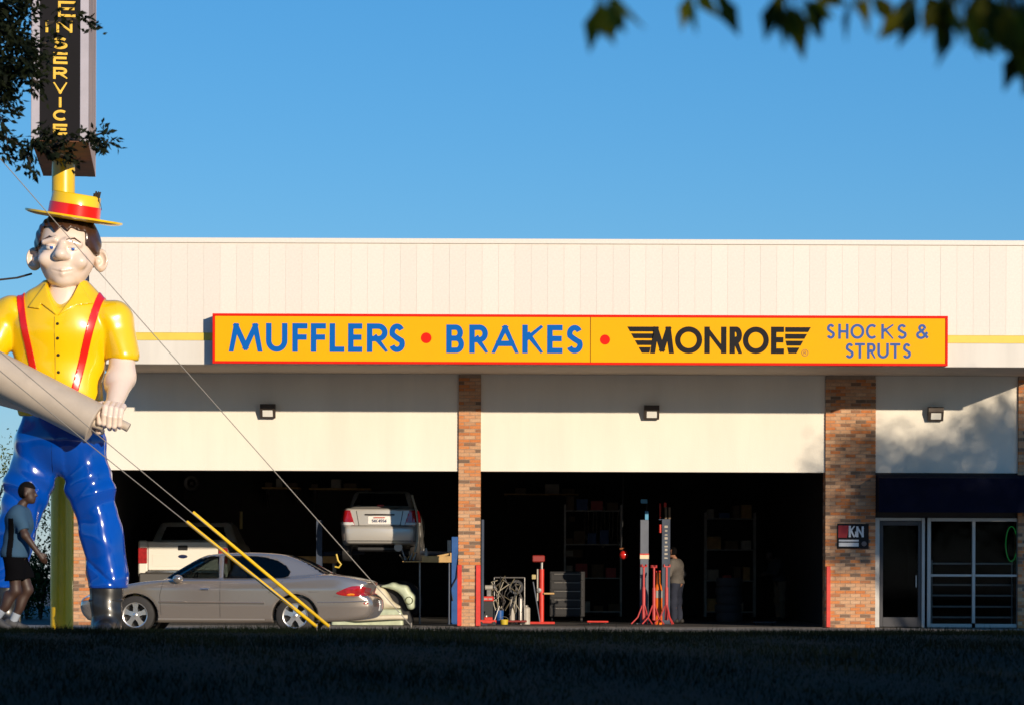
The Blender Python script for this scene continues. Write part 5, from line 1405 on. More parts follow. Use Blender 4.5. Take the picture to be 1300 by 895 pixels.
# second mechanic, dim, further inside, stooping with hands forward
YMd = 69.5
Jd = dict(Jw); Jd.update(chest=(0.12, 0, 1.26), neck=(0.20, 0, 1.46), head=(0.27, 0, 1.57), shoulderL=(0.13, 0.19, 1.36), elbowL=(0.22, 0.24, 1.12), wristL=(0.42, 0.18, 1.10), shoulderR=(0.13, -0.19, 1.36), elbowR=(0.22, -0.24, 1.12), wristR=(0.42, -0.18, 1.08))
dpn = P(991, 740, YMd)
person('person in dark shirt and tan trousers deep inside the unlit bay', (dpn.x, YMd, 0.006), math.radians(200), Jd,
   dict(shirt=mat('dark_work_shirt', (0.03, 0.03, 0.035), 0.9), pants=mat('tan_trousers', (0.16, 0.12, 0.08), 0.9), shoe=M_wboot, leg='long', sleeve=1.7, hem=-0.02), 1.74, 0.022)
# ------------------------------------------------------------------ trees, grass, wires
def leaf_mat(name, c0, c1, trans=0.35, rough=0.5):
    m = bpy.data.materials.new(name); m.use_nodes = True
    t = m.node_tree; b = t.nodes['Principled BSDF']; out = t.nodes['Material Output']
    g = t.nodes.new('ShaderNodeNewGeometry'); cr = t.nodes.new('ShaderNodeValToRGB')
    cr.color_ramp.elements[0].color = (*c0, 1); cr.color_ramp.elements[1].color = (*c1, 1)
    t.links.new(g.outputs['Random Per Island'], cr.inputs[0]); t.links.new(cr.outputs[0], b.inputs['Base Color'])
    b.inputs['Roughness'].default_value = rough; b.inputs['Specular IOR Level'].default_value = 0.15
    tr = t.nodes.new('ShaderNodeBsdfTranslucent'); mx = t.nodes.new('ShaderNodeMixShader'); mx.inputs[0].default_value = trans
    t.links.new(cr.outputs[0], tr.inputs['Color']); t.links.new(b.outputs[0], mx.inputs[1]); t.links.new(tr.outputs[0], mx.inputs[2])
    t.links.new(mx.outputs[0], out.inputs['Surface'])
    return m
M_bark = mat('bark', (0.055, 0.042, 0.032), 0.95, var=0.5, scale=8, bump=0.6, bscale=25)
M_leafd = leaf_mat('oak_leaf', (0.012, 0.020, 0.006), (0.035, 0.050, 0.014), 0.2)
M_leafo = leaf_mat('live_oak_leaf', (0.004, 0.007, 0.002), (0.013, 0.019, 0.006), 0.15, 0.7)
M_leafl = leaf_mat('far_leaf', (0.05, 0.085, 0.015), (0.14, 0.15, 0.03), 0.35)
M_leafh = leaf_mat('sunlit_tone_leaf', (0.02, 0.028, 0.004), (0.34, 0.29, 0.015), 0.5)  # bright end of the leaf tones stands in for sunlight on them
M_shrub = leaf_mat('shrub_leaf', (0.025, 0.05, 0.012), (0.07, 0.10, 0.022), 0.3)
nrng = np.random.default_rng(11)
def leaves(centres, size, dirs=None, slim=0.42, spread=0.5):
    """pointed leaves (two folded quads each) at the given centres"""
    n = len(centres); c = np.asarray(centres, dtype=float)
    d = nrng.normal(size=(n, 3)) if dirs is None else np.asarray(dirs) + nrng.normal(size=(n, 3)) * spread
    d /= np.linalg.norm(d, axis=1, keepdims=True)
    u = nrng.normal(size=(n, 3)); u -= (u * d).sum(1, keepdims=True) * d; u /= np.linalg.norm(u, axis=1, keepdims=True)
    w = np.cross(d, u)
    L = size * nrng.uniform(0.7, 1.3, (n, 1)); Wd = L * slim * 0.5
    b = c; tip = c + d * L; m1 = c + d * L * 0.45 + u * Wd + w * Wd * 0.35; m2 = c + d * L * 0.45 - u * Wd + w * Wd * 0.35
    mid = c + d * L * 0.5 - w * Wd * 0.05
    V = np.stack([b, m1, tip, m2, mid], 1).reshape(-1, 3)
    o = np.arange(n)[:, None] * 5
    Fq = np.concatenate([o + np.array([[0, 4, 2, 1]]), o + np.array([[0, 3, 2, 4]])])
    return V, Fq
def branch_tree(name, label, base, trunk_h, crown_c, crown_r, nleaf, lsize, m, group=None, nclump=40, clump=0.22, lean=(0, 0), extra=(), seed=0, rt=0.28, cat='tree', hollow=0.35):
    """trunk with limbs reaching into clumps; leaves clustered round the clump ends"""
    r = np.random.default_rng(seed + 3)
    t = thing(name, label, cat, base, 0, group)
    base = np.array(base, dtype=float); cc = np.array(crown_c, dtype=float) - base; cr = np.array(crown_r, dtype=float)
    top = np.array((lean[0], lean[1], trunk_h))
    tm = MB(); tm.tube([(0, 0, -0.15), (lean[0] * 0.2, lean[1] * 0.2, trunk_h * 0.4), tuple(top)], [rt * 1.25, rt * 0.95, rt * 0.75], 12)
    ends = []
    while len(ends) < nclump:
        p = r.uniform(-1, 1, 3); q_ = np.linalg.norm(p)
        if q_ > 1 or q_ < hollow: continue
        ends.append(cc + p * cr)
    ends += [np.array(e, dtype=float) - base for e in extra]
    lm = MB()
    for e in ends:
        k = top + (e - top) * 0.45 + r.normal(size=3) * 0.12 * cr.mean() * 0.4 + np.array((0, 0, 0.1 * cr[2]))
        lm.tube([tuple(top - np.array((0, 0, 0.2))), tuple(k), tuple(e)], [rt * 0.42, rt * 0.2, rt * 0.05], 6)
    tm.build('trunk', M_bark, t); lm.build('limbs', M_bark, t)
    E = np.array(ends); per = max(1, nleaf // len(E))
    C = (E[:, None, :] + r.normal(size=(len(E), per, 3)) * (cr * clump)).reshape(-1, 3)
    V, Fq = leaves(C, lsize)
    o = link_mesh('crown', np_mesh('crown', V, Fq), m, t)
    return t

# row of street trees behind the viewpoint; their shade covers the lawn
STL = ['street tree across the road facing the ' + w for w in ('left edge of the lawn', 'pole sign and giant figure', 'left garage bay', 'lifted sedan', 'narrow brick pillar', 'middle of the right garage bay', 'red jack stands', 'wide brick pillar', 'storefront door', 'storefront window', 'right end of the shop')]
rowx = [-9, -4.5, 0, 4.5, 9, 13.5, 18, 22.5, 27, 31.5, 36]
for i, x in enumerate(rowx):
    y = -7.0 + 1.2 * math.sin(i * 2.1); hgt = 10.6 + 0.7 * math.sin(i * 1.7 + 1)
    branch_tree('street_tree', STL[i], (x, y, -0.5), 3.2, (x, y, 5.9), (3.3, 2.6, hgt - 6.6), 2600, 0.42, M_leafd, 'street trees across the road', 42, 0.20, seed=i, hollow=0.0)
# taller unseen oak added behind the viewpoint to shade the left-hand crown
branch_tree('added_shade_oak', 'tall broad oak added out of view to shade the left-hand live oak', (13.0, -9.5, -0.5), 6.0, (13.0, -9.5, 13.2), (4.6, 3.2, 3.8), 4200, 0.45, M_leafd, None, 50, 0.2, seed=31, hollow=0.0, rt=0.4)
# lot tree to the right that dapples the storefront wall
branch_tree('lot_tree', 'parking lot tree whose shade dapples the storefront wall', (22.6, 38.0, 0.0), 3.2, (22.7, 38.0, 7.8), (3.0, 2.6, 2.05), 15000, 0.17, M_leafd, None, 85, 0.13, seed=44)

# left-hand oak, its dark branches hanging in front of the pole sign
YO = 30.0
tips = []; tdir = []
def spray(path, n, Y=YO, jit=3.0, dj=0.25):
    """twig through pixel points; leaves along it"""
    pts = [np.array(P(a, b, Y)) for a, b in path]
    seg = []
    for a, b in zip(pts, pts[1:]):
        for k in range(6): seg.append(a + (b - a) * k / 6)
    seg.append(pts[-1]); seg = np.array(seg)
    idx = nrng.integers(0, len(seg), n)
    c = seg[idx] + nrng.normal(size=(n, 3)) * np.array((jit / F * Y, dj, jit / F * Y))
    d = (pts[-1] - pts[0]); d = d / np.linalg.norm(d)
    return [tuple(p) for p in pts], c, np.tile(d * 0.8 + np.array((0, 0, -0.25)), (n, 1))
paths = [([(-30, 60), (20, 40), (45, 60), (52, 75)], 240, 11), ([(-30, 20), (20, 10), (48, 5)], 240, 12), ([(-20, 95), (15, 85), (40, 92), (50, 85)], 240, 10),
         ([(-20, 60), (10, 100), (18, 112)], 180, 9), ([(-20, 0), (12, 30), (30, 60)], 260, 14), ([(-20, 120), (10, 130), (18, 140)], 60, 6), ([(-20, 40), (0, 70), (5, 110)], 260, 12),
         ([(-20, 130), (2, 150), (8, 172), (10, 190)], 70, 5), ([(-20, 170), (15, 178), (30, 190), (45, 185), (60, 188)], 120, 5),
         ([(30, 190), (38, 205), (40, 220)], 40, 4), ([(60, 188), (85, 178), (110, 176), (125, 178), (146, 183)], 90, 4.5), ([(110, 176), (128, 170), (135, 168)], 26, 3), ([(120, 178), (126, 186), (130, 190)], 22, 3),
         ([(60, 30), (95, 24), (108, 25), (122, 36)], 46, 4), ([(50, 60), (62, 52), (70, 48)], 26, 4), ([(45, 185), (55, 170), (66, 172)], 50, 6), ([(55, 190), (75, 196), (90, 200)], 60, 5),
         ([(-20, 200), (5, 195), (20, 205)], 30, 4), ([(40, 100), (50, 108), (48, 118)], 40, 5)]
oak = branch_tree('live_oak', 'dark live oak whose leafy branches hang in front of the pole sign', (-9.6, YO + 0.5, berm(YO)), 3.6, (-9.4, YO + 1.2, 9.9), (5.4, 4.6, 2.4), 26000, 0.11, M_leafo, None, 150, 0.11, lean=(0.5, 0.0), seed=5, rt=0.34)  # crown widened out of view to cut sky light on the walker
tw = MB(); CC = []; DD = []
hub = np.array(P(-60, 60, YO))
paths = [([(a - (11 if n >= 180 else 0), b) for a, b in path], n, jit) for path, n, jit in paths]
for path, n, jit in paths:
    pts, c, d = spray(path, int(n * (2.3 if n >= 180 else 1.3)), YO, jit * (0.85 if n >= 180 else 0.75))
    tw.tube(pts, [0.016] + [0.009] * (len(pts) - 2) + [0.004], 5); CC.append(c); DD.append(d)
for path, _, _ in paths[:9]:
    p0 = np.array(P(*path[0], YO)); tw.tube([tuple(np.array((-9.1, YO + 0.5, 4.2))), tuple((p0 + np.array((-9.1, YO + 0.5, 6.5))) / 2), tuple(p0)], [0.09, 0.05, 0.016], 6)
ob = np.array(oak.location)
tw.v = [tuple(np.array(p) - ob) for p in tw.v]
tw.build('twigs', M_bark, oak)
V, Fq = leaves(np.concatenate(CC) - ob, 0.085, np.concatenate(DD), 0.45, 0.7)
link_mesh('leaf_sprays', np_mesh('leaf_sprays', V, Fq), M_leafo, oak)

# overhanging tree close to the viewpoint: a few leaves droop into the top right corner
near = branch_tree('overhanging_tree', 'near tree whose blurred yellow-green leaves droop at the upper right', (6.2, 7.0, -0.45), 2.6, (5.4, 7.0, 5.0), (3.4, 2.4, 1.5), 5000, 0.12, M_leafh, None, 60, 0.14, lean=(-0.2, 0), seed=9, rt=0.2)
nb = np.array(near.location); YN = 6.6
lv = []; ld = []; tw = MB()
clusters = [((765, -30), [(757, 5, -70), (760, 10, -95), (772, 2, -60), (785, 4, -85)]), ((882, -20), [(879, 2, -80)]), ((910, -20), [(912, -4, -60)]),
            ((990, -30), [(985, 5, -110), (1000, 10, -60), (1010, 18, -85), (1022, 6, -40), (995, 2, -95), (1030, -2, -30)]),
            ((1095, -20), [(1085, 0, -70), (1105, 4, -55), (1098, -6, -100)]),
            ((1170, -25), [(1165, 8, -130), (1150, 18, -140), (1180, 2, -60), (1200, 6, -80), (1175, 0, -40)]),
            ((1220, -15), [(1205, 24, -100), (1220, 26, -80), (1230, 12, -60), (1215, 10, -120), (1240, 22, -50), (1228, 34, -75)]),
            ((1280, -10), [(1265, 18, -95), (1280, 25, -70), (1290, 30, -90), (1275, 40, -60), (1295, 50, -80), (1285, 10, -110), (1300, 60, -85), (1270, 5, -70), (1255, 12, -120), (1298, 20, -100), (1250, 2, -60)]), ((1300, -20), [(1292, 8, -80), (1300, 38, -95), (1304, 48, -75), (1286, 22, -100), (1296, 64, -95), (1303, 72, -80), (1278, 14, -60)]), ((1250, -25), [(1243, 6, -95), (1252, 14, -70), (1260, 28, -85), (1248, -4, -110)]), ((1190, -25), [(1188, 4, -100), (1196, -4, -70), (1160, -4, -120)])]
for (bx, by), ls in clusters:
    p0 = P(bx, by, YN)
    tw.tube([tuple(p0 + Vector((0.4, 0.1, 0.35))), tuple(p0 + Vector((0.12, 0.04, 0.12))), tuple(p0)], [0.008, 0.005, 0.003], 5)
    for (lx, ly, ang) in ls:
        for rep_ in range(3):
            dy = nrng.uniform(-0.25, 0.25)
            p = P(lx + nrng.uniform(-6, 6) * rep_, ly - 6 + nrng.uniform(-8, 2) * rep_, YN + dy); lv.append(tuple(p)); a_ = math.radians(ang + nrng.uniform(-15, 15) * rep_)
            ld.append((math.cos(a_), nrng.uniform(-0.3, 0.3), math.sin(a_)))
            tw.tube([tuple(p0), tuple((p0 + Vector((p.x, p.y, p.z))) / 2 + Vector((0, 0, 0.02))), tuple(p)], [0.003, 0.002, 0.0015], 4)
tw.v = [tuple(np.array(p) - nb) for p in tw.v]; tw.build('twigs', M_bark, near)
V, Fq = leaves(np.array(lv) - nb, 0.092, np.array(ld), 0.42, 0.12)
link_mesh('drooping_leaves', np_mesh('drooping_leaves', V, Fq), M_leafh, near)

# far tree and shrubs beyond the left end of the shop
branch_tree('far_tree', 'loose yellow-green tree beyond the left end of the shop', (PX(-12, 76), 76, 0), 2.0, (PX(-6, 76), 76, 3.0), (1.6, 1.4, 1.7), 2600, 0.11, M_leafl, None, 34, 0.16, seed=21, rt=0.12)
for i, (px, hgt, w) in enumerate(((52, 2.0, 0.55), (34, 1.7, 0.55), (8, 2.1, 0.7), (-18, 1.9, 0.7))):
    X0 = PX(px, 70)
    t = thing('shrub', ['tall green shrub next to the yellow pole base beyond the lot', 'rounded green shrub behind the walking person', 'leafy green shrub behind the giant figure\'s left boot', 'low green shrub at the edge of the lot'][i], 'shrub', (X0, 70, 0))
    n = 1500
    c = nrng.normal(size=(n, 3)) * np.array((w * 0.42, 0.35, hgt * 0.22)) + np.array((0, 0, hgt * 0.5)); c[:, 2] = np.abs(c[:, 2])
    V, Fq = leaves(c, 0.10, None, 0.5)
    link_mesh('foliage', np_mesh('foliage', V, Fq), M_shrub, t)
    st_ = MB()
    for k in range(5): st_.tube([(0, 0, -0.05), (rnd.uniform(-.15, .15), rnd.uniform(-.1, .1), hgt * 0.4), (rnd.uniform(-.3, .3), rnd.uniform(-.2, .2), hgt * 0.75)], [0.03, 0.02, 0.008], 5)
    st_.build('stem', M_bark, t)

# grass on the bank
n = 90000
gy = 19.0 + 21.0 * nrng.random(n) ** 0.8; gx = (nrng.random(n) - 0.5) * 2 * (gy * 0.19 + 0.6)
gz = np.array([berm(v) for v in gy]) + 0.006 * (np.sin(gx * 0.9 + gy * 0.3) + np.sin(gx * 0.37 - 1.3))
hh = nrng.uniform(0.025, 0.085, n) * (0.75 + 0.5 * np.sin(gx * 1.7) * np.sin(gy * 1.1 + gx)); tall = nrng.random(n) < 0.01; hh[tall] *= 1.9
aa = nrng.random(n) * 2 * math.pi; ww = nrng.uniform(0.003, 0.007, n)
lx, ly = nrng.normal(size=n) * 0.4 * hh, nrng.normal(size=n) * 0.4 * hh
b0 = np.stack([gx - np.cos(aa) * ww, gy - np.sin(aa) * ww, gz - 0.01], 1); b1 = np.stack([gx + np.cos(aa) * ww, gy + np.sin(aa) * ww, gz - 0.01], 1)
tp = np.stack([gx + lx, gy + ly, gz + hh], 1)
V = np.stack([b0, b1, tp], 1).reshape(-1, 3); Fq = np.arange(n * 3).reshape(-1, 3)
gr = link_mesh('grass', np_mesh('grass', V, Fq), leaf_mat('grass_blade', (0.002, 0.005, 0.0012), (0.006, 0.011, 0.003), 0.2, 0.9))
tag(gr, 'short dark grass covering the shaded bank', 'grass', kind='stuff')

# ------------------------------------------------------------------ utility pole out of frame, with its guy wires
YU = 38.0
M_wire = mat('galvanised_wire', (0.30, 0.27, 0.23), 0.5, 0.5)
M_guard = mat('yellow_guard_plastic', (0.85, 0.50, 0.005), 0.4)
up = thing('utility_pole', 'wooden utility pole at the lawn edge left of the giant figure', 'pole', (-8.6, YU, berm(YU)))
MB().tube([(0, 0, -0.3), (0, 0, 5), (0, 0, 11)], [0.17, 0.15, 0.12], 14).build('pole', mat('pole_wood', (0.10, 0.075, 0.055), 0.9, var=0.4, scale=6, streak=(4, 4, 0.4)), up)
MB().bbox(-1.1, 1.1, -0.07, 0.07, 10.2, 10.32, 0.01).build('crossarm', MATS['pole_wood'], up)
def wire(label, pts, guard=None):
    t = thing('guy_wire', label, 'wire', pts[-1])
    b = Vector(pts[-1])
    MB().tube([Vector(p) - b for p in pts], 0.0065, 6).build('strand', M_wire, t)
    if guard: MB().tube([Vector(guard) - b, Vector((0, 0, 0.0))], 0.023, 10).build('guard', M_guard, t)
    rod = MB().tube([(0, 0, -0.25), (0, 0, 0.04)], 0.012, 6).build('anchor_rod', M_wire, t)
    return t
def line(pa, pb, Ya, Yb, label, xe=-8.45, guard=None):
    A, B = P(*pa, Ya), P(*pb, Yb)
    d = (A - B); k = (xe - B.x) / d.x
    top = B + d * k
    wire(label, [top, (top + B) / 2 + Vector((0, 0, -0.03)), B], guard)
line((0, 469), (402, 795), YU, YU - 0.6, 'guy wire in a yellow guard, anchored closer to the giant figure', guard=P(237, 662, YU - 0.25))
line((0, 445), (418, 795), YU, YU - 0.2, 'guy wire in a yellow guard, anchored farther from the giant figure', guard=P(245, 650, YU - 0.1))
line((0, 200), (522, 794), YU, YU, 'bare steep guy wire crossing the giant figure\'s face')
# sagging cable tied behind the figure's neck
A, B = P(40, 348, YS_ + 0.25), Vector((-8.5, YU, 6.0))
B = P(-60, 352, 44.0)
cb = MB().tube([tuple(A), tuple(P(22, 353, YS_)), tuple(P(0, 355.5, 45.6)), tuple(P(-30, 355, 45)), tuple(B), tuple(Vector((-8.52, YU, 6.3)))], 0.018, 6)
b = Vector(A); cb.v = [tuple(Vector(p) - b) for p in cb.v]
co = cb.build('tie_cable', mat('dark_cable', (0.03, 0.03, 0.035), 0.6)); co.location = A
tag(co, 'dark twisted cable sagging to the giant figure\'s neck', 'cable')
# ------------------------------------------------------------------ workshop equipment
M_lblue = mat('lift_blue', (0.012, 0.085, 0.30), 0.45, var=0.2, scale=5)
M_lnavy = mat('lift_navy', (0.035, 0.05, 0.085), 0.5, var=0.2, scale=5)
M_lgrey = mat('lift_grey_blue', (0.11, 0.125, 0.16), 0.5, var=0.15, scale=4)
M_jred = mat('jack_stand_red', (0.50, 0.05, 0.05), 0.45, var=0.2, scale=9)
M_orng = mat('orange_cylinder', (0.80, 0.16, 0.01), 0.4)
M_wood = mat('tan_plywood', (0.55, 0.34, 0.13), 0.7, var=0.25, scale=5)
M_steel = mat('worn_steel', (0.30, 0.28, 0.26), 0.4, 0.7, var=0.3, scale=8)
M_carton = mat('brown_carton', (0.20, 0.14, 0.09), 0.9, var=0.3, scale=4)
M_dimw = mat('dull_white_enamel', (0.42, 0.38, 0.32), 0.5, var=0.2)
M_skyb = mat('light_blue_block', (0.08, 0.30, 0.50), 0.5)
def at(px, py, Y, base=None):
    p = P(px, py, Y); return p if base is None else p - Vector(base)
def post_thing(name, label, cat, px0, px1, py1, Y, m, d=0.25, group=None, z0=0.006):
    a, b = P(px0, 790, Y), P(px1, py1, Y)
    w = b.x - a.x; h = b.z - z0
    t = thing(name, label, cat, ((a.x + b.x) / 2, Y, z0), 0, group)
    # C-shaped column: web and two flanges, on a base plate
    MB().bbox(-w / 2, w / 2, 0.0, 0.03, 0.022, h, 0.004).bbox(-w / 2, -w / 2 + 0.03, 0.031, d, 0.022, h, 0.004).bbox(w / 2 - 0.03, w / 2, 0.031, d, 0.022, h, 0.004).build('column', m, t)
    MB().bbox(-w / 2 - 0.08, w / 2 + 0.08, -0.06, d + 0.08, 0.0, 0.02, 0.004).build('base_plate', m, t)
    return t, w, h
def lift_arm(t, pts, m=M_lnavy, r=0.045):
    MB().tube(pts, r, 8).build('swing_arm', m, t)

# two-post lift carrying the compact
YL = 62.0
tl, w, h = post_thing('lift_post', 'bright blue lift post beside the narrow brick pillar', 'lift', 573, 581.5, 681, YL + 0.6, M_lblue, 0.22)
MB().bbox(-0.16, -0.08, -0.05, 0.0, 1.55, 1.80, 0.01).build('control_box', M_dimw, tl)
hs_ = MB().tube([(0.09, -0.02, 1.5), (0.05, -0.05, 1.0), (-0.09, -0.04, 0.75), (-0.04, -0.03, 0.5)], 0.012, 6).build('hose', M_blk, tl)
cx = cpos.x
lift_arm(tl, [(-0.1, 0.1, cvc.location.z + 0.06), (cx + 0.45 - tl.location.x, 1.2, cvc.location.z + 0.10)])
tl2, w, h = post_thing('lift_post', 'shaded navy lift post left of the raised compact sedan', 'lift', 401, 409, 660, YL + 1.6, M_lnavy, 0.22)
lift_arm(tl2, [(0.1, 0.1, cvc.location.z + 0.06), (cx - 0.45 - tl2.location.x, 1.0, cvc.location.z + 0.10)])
# plywood tool tray beside the lift post
Yt = 61.95
a, b = P(511, 713, Yt), P(573, 704, Yt)
tray = thing('tool_tray', 'tan plywood tool tray fixed beside the blue lift post', 'tray', (a.x, Yt, a.z))
wt = b.x - a.x
MB().bbox(0, wt, 0, 0.5, 0, 0.02, 0.003).build('base_board', M_wood, tray)
MB().bbox(wt * 0.4, wt, -0.018, -0.001, -0.005, 0.13, 0.003).build('front_board', M_wood, tray)
MB().box(wt * 0.62, wt * 0.98, 0.05, 0.07, 0.12, 0.16, Matrix.Rotation(math.radians(-12), 3, 'Y')).build('loose_lath', M_wood, tray)
MB().bbox(wt - 0.03, wt, 0.0, 0.45, 0.021, 0.2, 0.003).build('end_board', M_wood, tray)
bt = thing('spray_bottle', 'small white bottle standing on the plywood tool tray', 'bottle', tuple(P(541, 705.5, Yt + 0.1)))
MB().lathe([(0.001, 0), (0.035, 0.0), (0.036, 0.10), (0.018, 0.13), (0.014, 0.17), (0.001, 0.172)], 12).build('bottle_body', M_dimw, bt)
tk = thing('hand_tools', 'jumble of worn steel hand tools on the plywood tray end', 'tools', tuple(P(520, 712.5, Yt + 0.12)))
for k in range(12):
    x0, z0 = rnd.uniform(-0.16, 0.16), 0.03
    MB().tube([(x0, rnd.uniform(-.05, .15), z0), (x0 + rnd.uniform(-.08, .08), rnd.uniform(-.05, .15), z0 + rnd.uniform(0.05, 0.28))], rnd.uniform(0.008, 0.018), 6).build('hand_tool', M_steel if k % 3 else M_wood, tk)
# support under the tray
MB().tube([(wt * 0.35, 0.2, 0.0), (wt * 0.35, 0.2, -a.z + 0.006)], 0.02, 8).build('tray_leg', M_steel, tray)
MB().tube([(wt * 0.95, 0.3, 0.0), (wt * 0.95, 0.3, -a.z + 0.006)], 0.02, 8).build('tray_leg', M_lnavy, tray)
# air hose looping down beside the raised compact
hp_ = [tuple(P(x, y, YC - 0.05)) for x, y in ((523, 628), (528, 645), (530.5, 665), (530, 685), (527, 700))]
hz0 = Vector(hp_[-1]); ho_ = MB().tube([Vector(p) - hz0 for p in hp_], 0.022, 8).build('air_hose', mat('tan_hose', (0.34, 0.30, 0.22), 0.6)); ho_.location = hz0
tag(ho_, 'tan air hose hanging down beside the raised compact sedan', 'hose')
# work bench against the left side with a hook
Yb = 72.0
a, b = P(362, 714, Yb), P(428, 706, Yb)
wb = thing('work_bench', 'long tan work bench deep in the bay behind the parked sedan', 'bench', (a.x, Yb, 0.006))
MB().bbox(0, b.x - a.x, 0, 0.7, a.z - 0.006, b.z, 0.006).build('bench_top', M_wood, wb)
for xx in (0.06, b.x - a.x - 0.12):
    for yy in (0.05, 0.6): MB().bbox(xx, xx + 0.06, yy, yy + 0.06, 0, a.z - 0.008, 0.004).build('leg', M_steel, wb)
hk = [tuple(P(x, y, YC + 0.2)) for x, y in ((427, 703), (429, 711), (433, 716), (430, 720), (425, 719))]
h0 = Vector(hk[0]); o_ = MB().tube([Vector(p) - h0 for p in hk], 0.02, 8).build('lift_hook', mat('yellow_hook', (0.6, 0.42, 0.05), 0.5)); o_.location = h0
tag(o_, 'yellow hooked lift arm pad below the raised compact sedan', 'hook')
# high wall shelves with cartons
Ys_ = 77.6
def shelf(px0, px1, py, label, boxes):
    a, b = P(px0, py, Ys_), P(px1, py, Ys_)
    s_ = thing('wall_shelf', label, 'shelf', (a.x, Ys_, a.z))
    MB().bbox(0, b.x - a.x, 0, 0.9, -0.04, 0, 0.004).build('shelf_board', M_wood, s_)
    for xx in (0.1, b.x - a.x - 0.14): MB().prism([(0.05, -0.042), (0.9, -0.042), (0.9, -0.5)], xx, xx + 0.04, 'x').build('bracket', M_steel, s_)
    for (c0, c1, c2, mm, lb) in boxes:
        p, q2 = P(c0, py, Ys_), P(c1, c2, Ys_)
        bo = MB().bbox(0, q2.x - p.x, 0, 0.5, 0, q2.z - p.z, 0.006).build('carton', mm); bo.location = (p.x, Ys_ + 0.08, p.z + 0.001)
        tag(bo, lb, 'box')
shelf(332, 380, 618, 'dim high shelf near the ceiling above the parked sedan', [(336, 345, 612, M_carton, 'low brown carton at the outer end of the high shelf above the parked sedan'), (350, 358, 607, M_dimw, 'pale carton standing taller than its neighbours on the high shelf above the sedan'), (362, 376, 612.5, M_carton, 'wide brown carton on the high shelf above the parked sedan')])
shelf(392, 470, 619, 'long dim shelf near the ceiling left of the raised compact', [(395, 403, 614, M_carton, 'small brown carton at the left end of the long high shelf'), (420, 432, 608, M_dimw, 'pale carton in the middle of the long high shelf'), (436, 452, 613, M_carton, 'brown carton beside the pale one on the long high shelf')])
shelf(640, 735, 626, 'dim shelf near the ceiling of the right bay', [(654, 668, 619, M_carton, 'brown carton at the left end of the right bay shelf'), (692, 710, 614, M_dimw, 'large pale carton on the right bay shelf'), (714, 730, 620, M_carton, 'brown carton at the right end of the right bay shelf')])
# reel on the left wall and a hanging yellow tube light cover
rl = thing('hose_reel', 'round hose reel high on the wall above the pickup', 'reel', tuple(P(243, 613, 78.0)))
MB().lathe([(0.11, -0.1), (0.12, 0.05), (0.19, 0.06), (0.20, 0.02), (0.20, -0.1)], 24, Matrix.Rotation(math.pi / 2, 4, 'X')).build('drum', M_steel, rl)
MB().bbox(-0.05, 0.05, 0.1, 0.72, -0.05, 0.05, 0.01).build('wall_bracket', M_steel, rl)
tb = MB().tube([(0, 0, 0.42), (0, 0, 0)], 0.035, 10).build('hanging_handle', mat('pale_yellow_plastic', (0.6, 0.45, 0.16), 0.5)); tb.location = P(306, 671, 70.0)
tag(tb, 'pale yellow handle hanging from a cord behind the pickup', 'handle')
cd = MB().tube([(0, 0, 2.3), (0, 0, 0.42)], 0.008, 5).build('cord', M_blk, tb)
cb_ = MB().bbox(-0.2, 0.2, 0, 0.15, 0, 0.5, 0.02); 

# ---- right bay: lifts, stands, bottles
pa, w, h = post_thing('lift_post', 'grey-blue lift post with a white and red band in the right bay', 'lift', 812.5, 823.5, 659.5, 63.4, M_lgrey, 0.26)
zb_ = PZ(709, 63.4, 818) - 0.006; zt_ = PZ(704, 63.4, 818) - 0.006
MB().bbox(-w / 2 - 0.006, w / 2 + 0.006, -0.008, 0.004, zb_, zt_, 0.002).build('band', mat('cream_band', (0.75, 0.62, 0.42), 0.5), pa)
MB().bbox(-w / 2 - 0.008, w / 2 + 0.008, -0.010, 0.004, zt_ + 0.001, zt_ + 0.03, 0.002).build('band', M_red, pa)
MB().bbox(w / 2 - 0.08, w / 2 - 0.005, 0.0, 0.08, h + 0.001, h + 0.19, 0.004).build('cap_block', M_skyb, pa)
MB().tube([(w / 2 - 0.04, 0.04, h + 0.19), (w / 2 - 0.03, 0.04, h + 0.42)], 0.012, 6).build('cable_rod', M_blk, pa)
MB().bbox(-w / 2 + 0.01, w / 2 - 0.03, 0.0, 0.08, h + 0.36, h + 0.45, 0.004).build('cap_block', M_skyb, pa)
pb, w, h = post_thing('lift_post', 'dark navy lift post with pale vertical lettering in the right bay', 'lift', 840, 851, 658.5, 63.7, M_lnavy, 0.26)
for k in range(9):
    zz = PZ(668 + k * 4.9, 63.7, 845) - 0.006; ww_ = (0.036, 0.026, 0.03, 0.034, 0.024, 0.036, 0.028, 0.034, 0.036)[k]
    MB().box(-ww_, ww_, -0.004, 0.0, zz - 0.028, zz + 0.022 - 0.01 * (k % 3)).build('letter_mark', M_dimw, pb)
for xx in (-0.03, 0.05): MB().bbox(xx, xx + 0.05, 0.02, 0.07, h, h + 0.26, 0.004).build('top_bracket', M_carton, pb)
MB().tube([(-0.02, 0.05, h + 0.26), (-0.02, 0.05, h + 0.36)], 0.03, 8).build('top_knob', M_red, pb)
MB().tube([(-0.13, 0.05, h + 0.02), (-0.13, 0.05, h + 0.34)], [0.014, 0.02], 8).build('side_rod', M_red, pb)
MB().tube([(-0.13, 0.0, h - 0.30), (-0.13, 0.0, h - 0.12)], 0.025, 8).build('side_rod', M_red, pb)
MB().bbox(-0.16, -0.09, 0.02, 0.3, h - 0.02, h, 0.004).build('side_bracket', M_lnavy, pb)
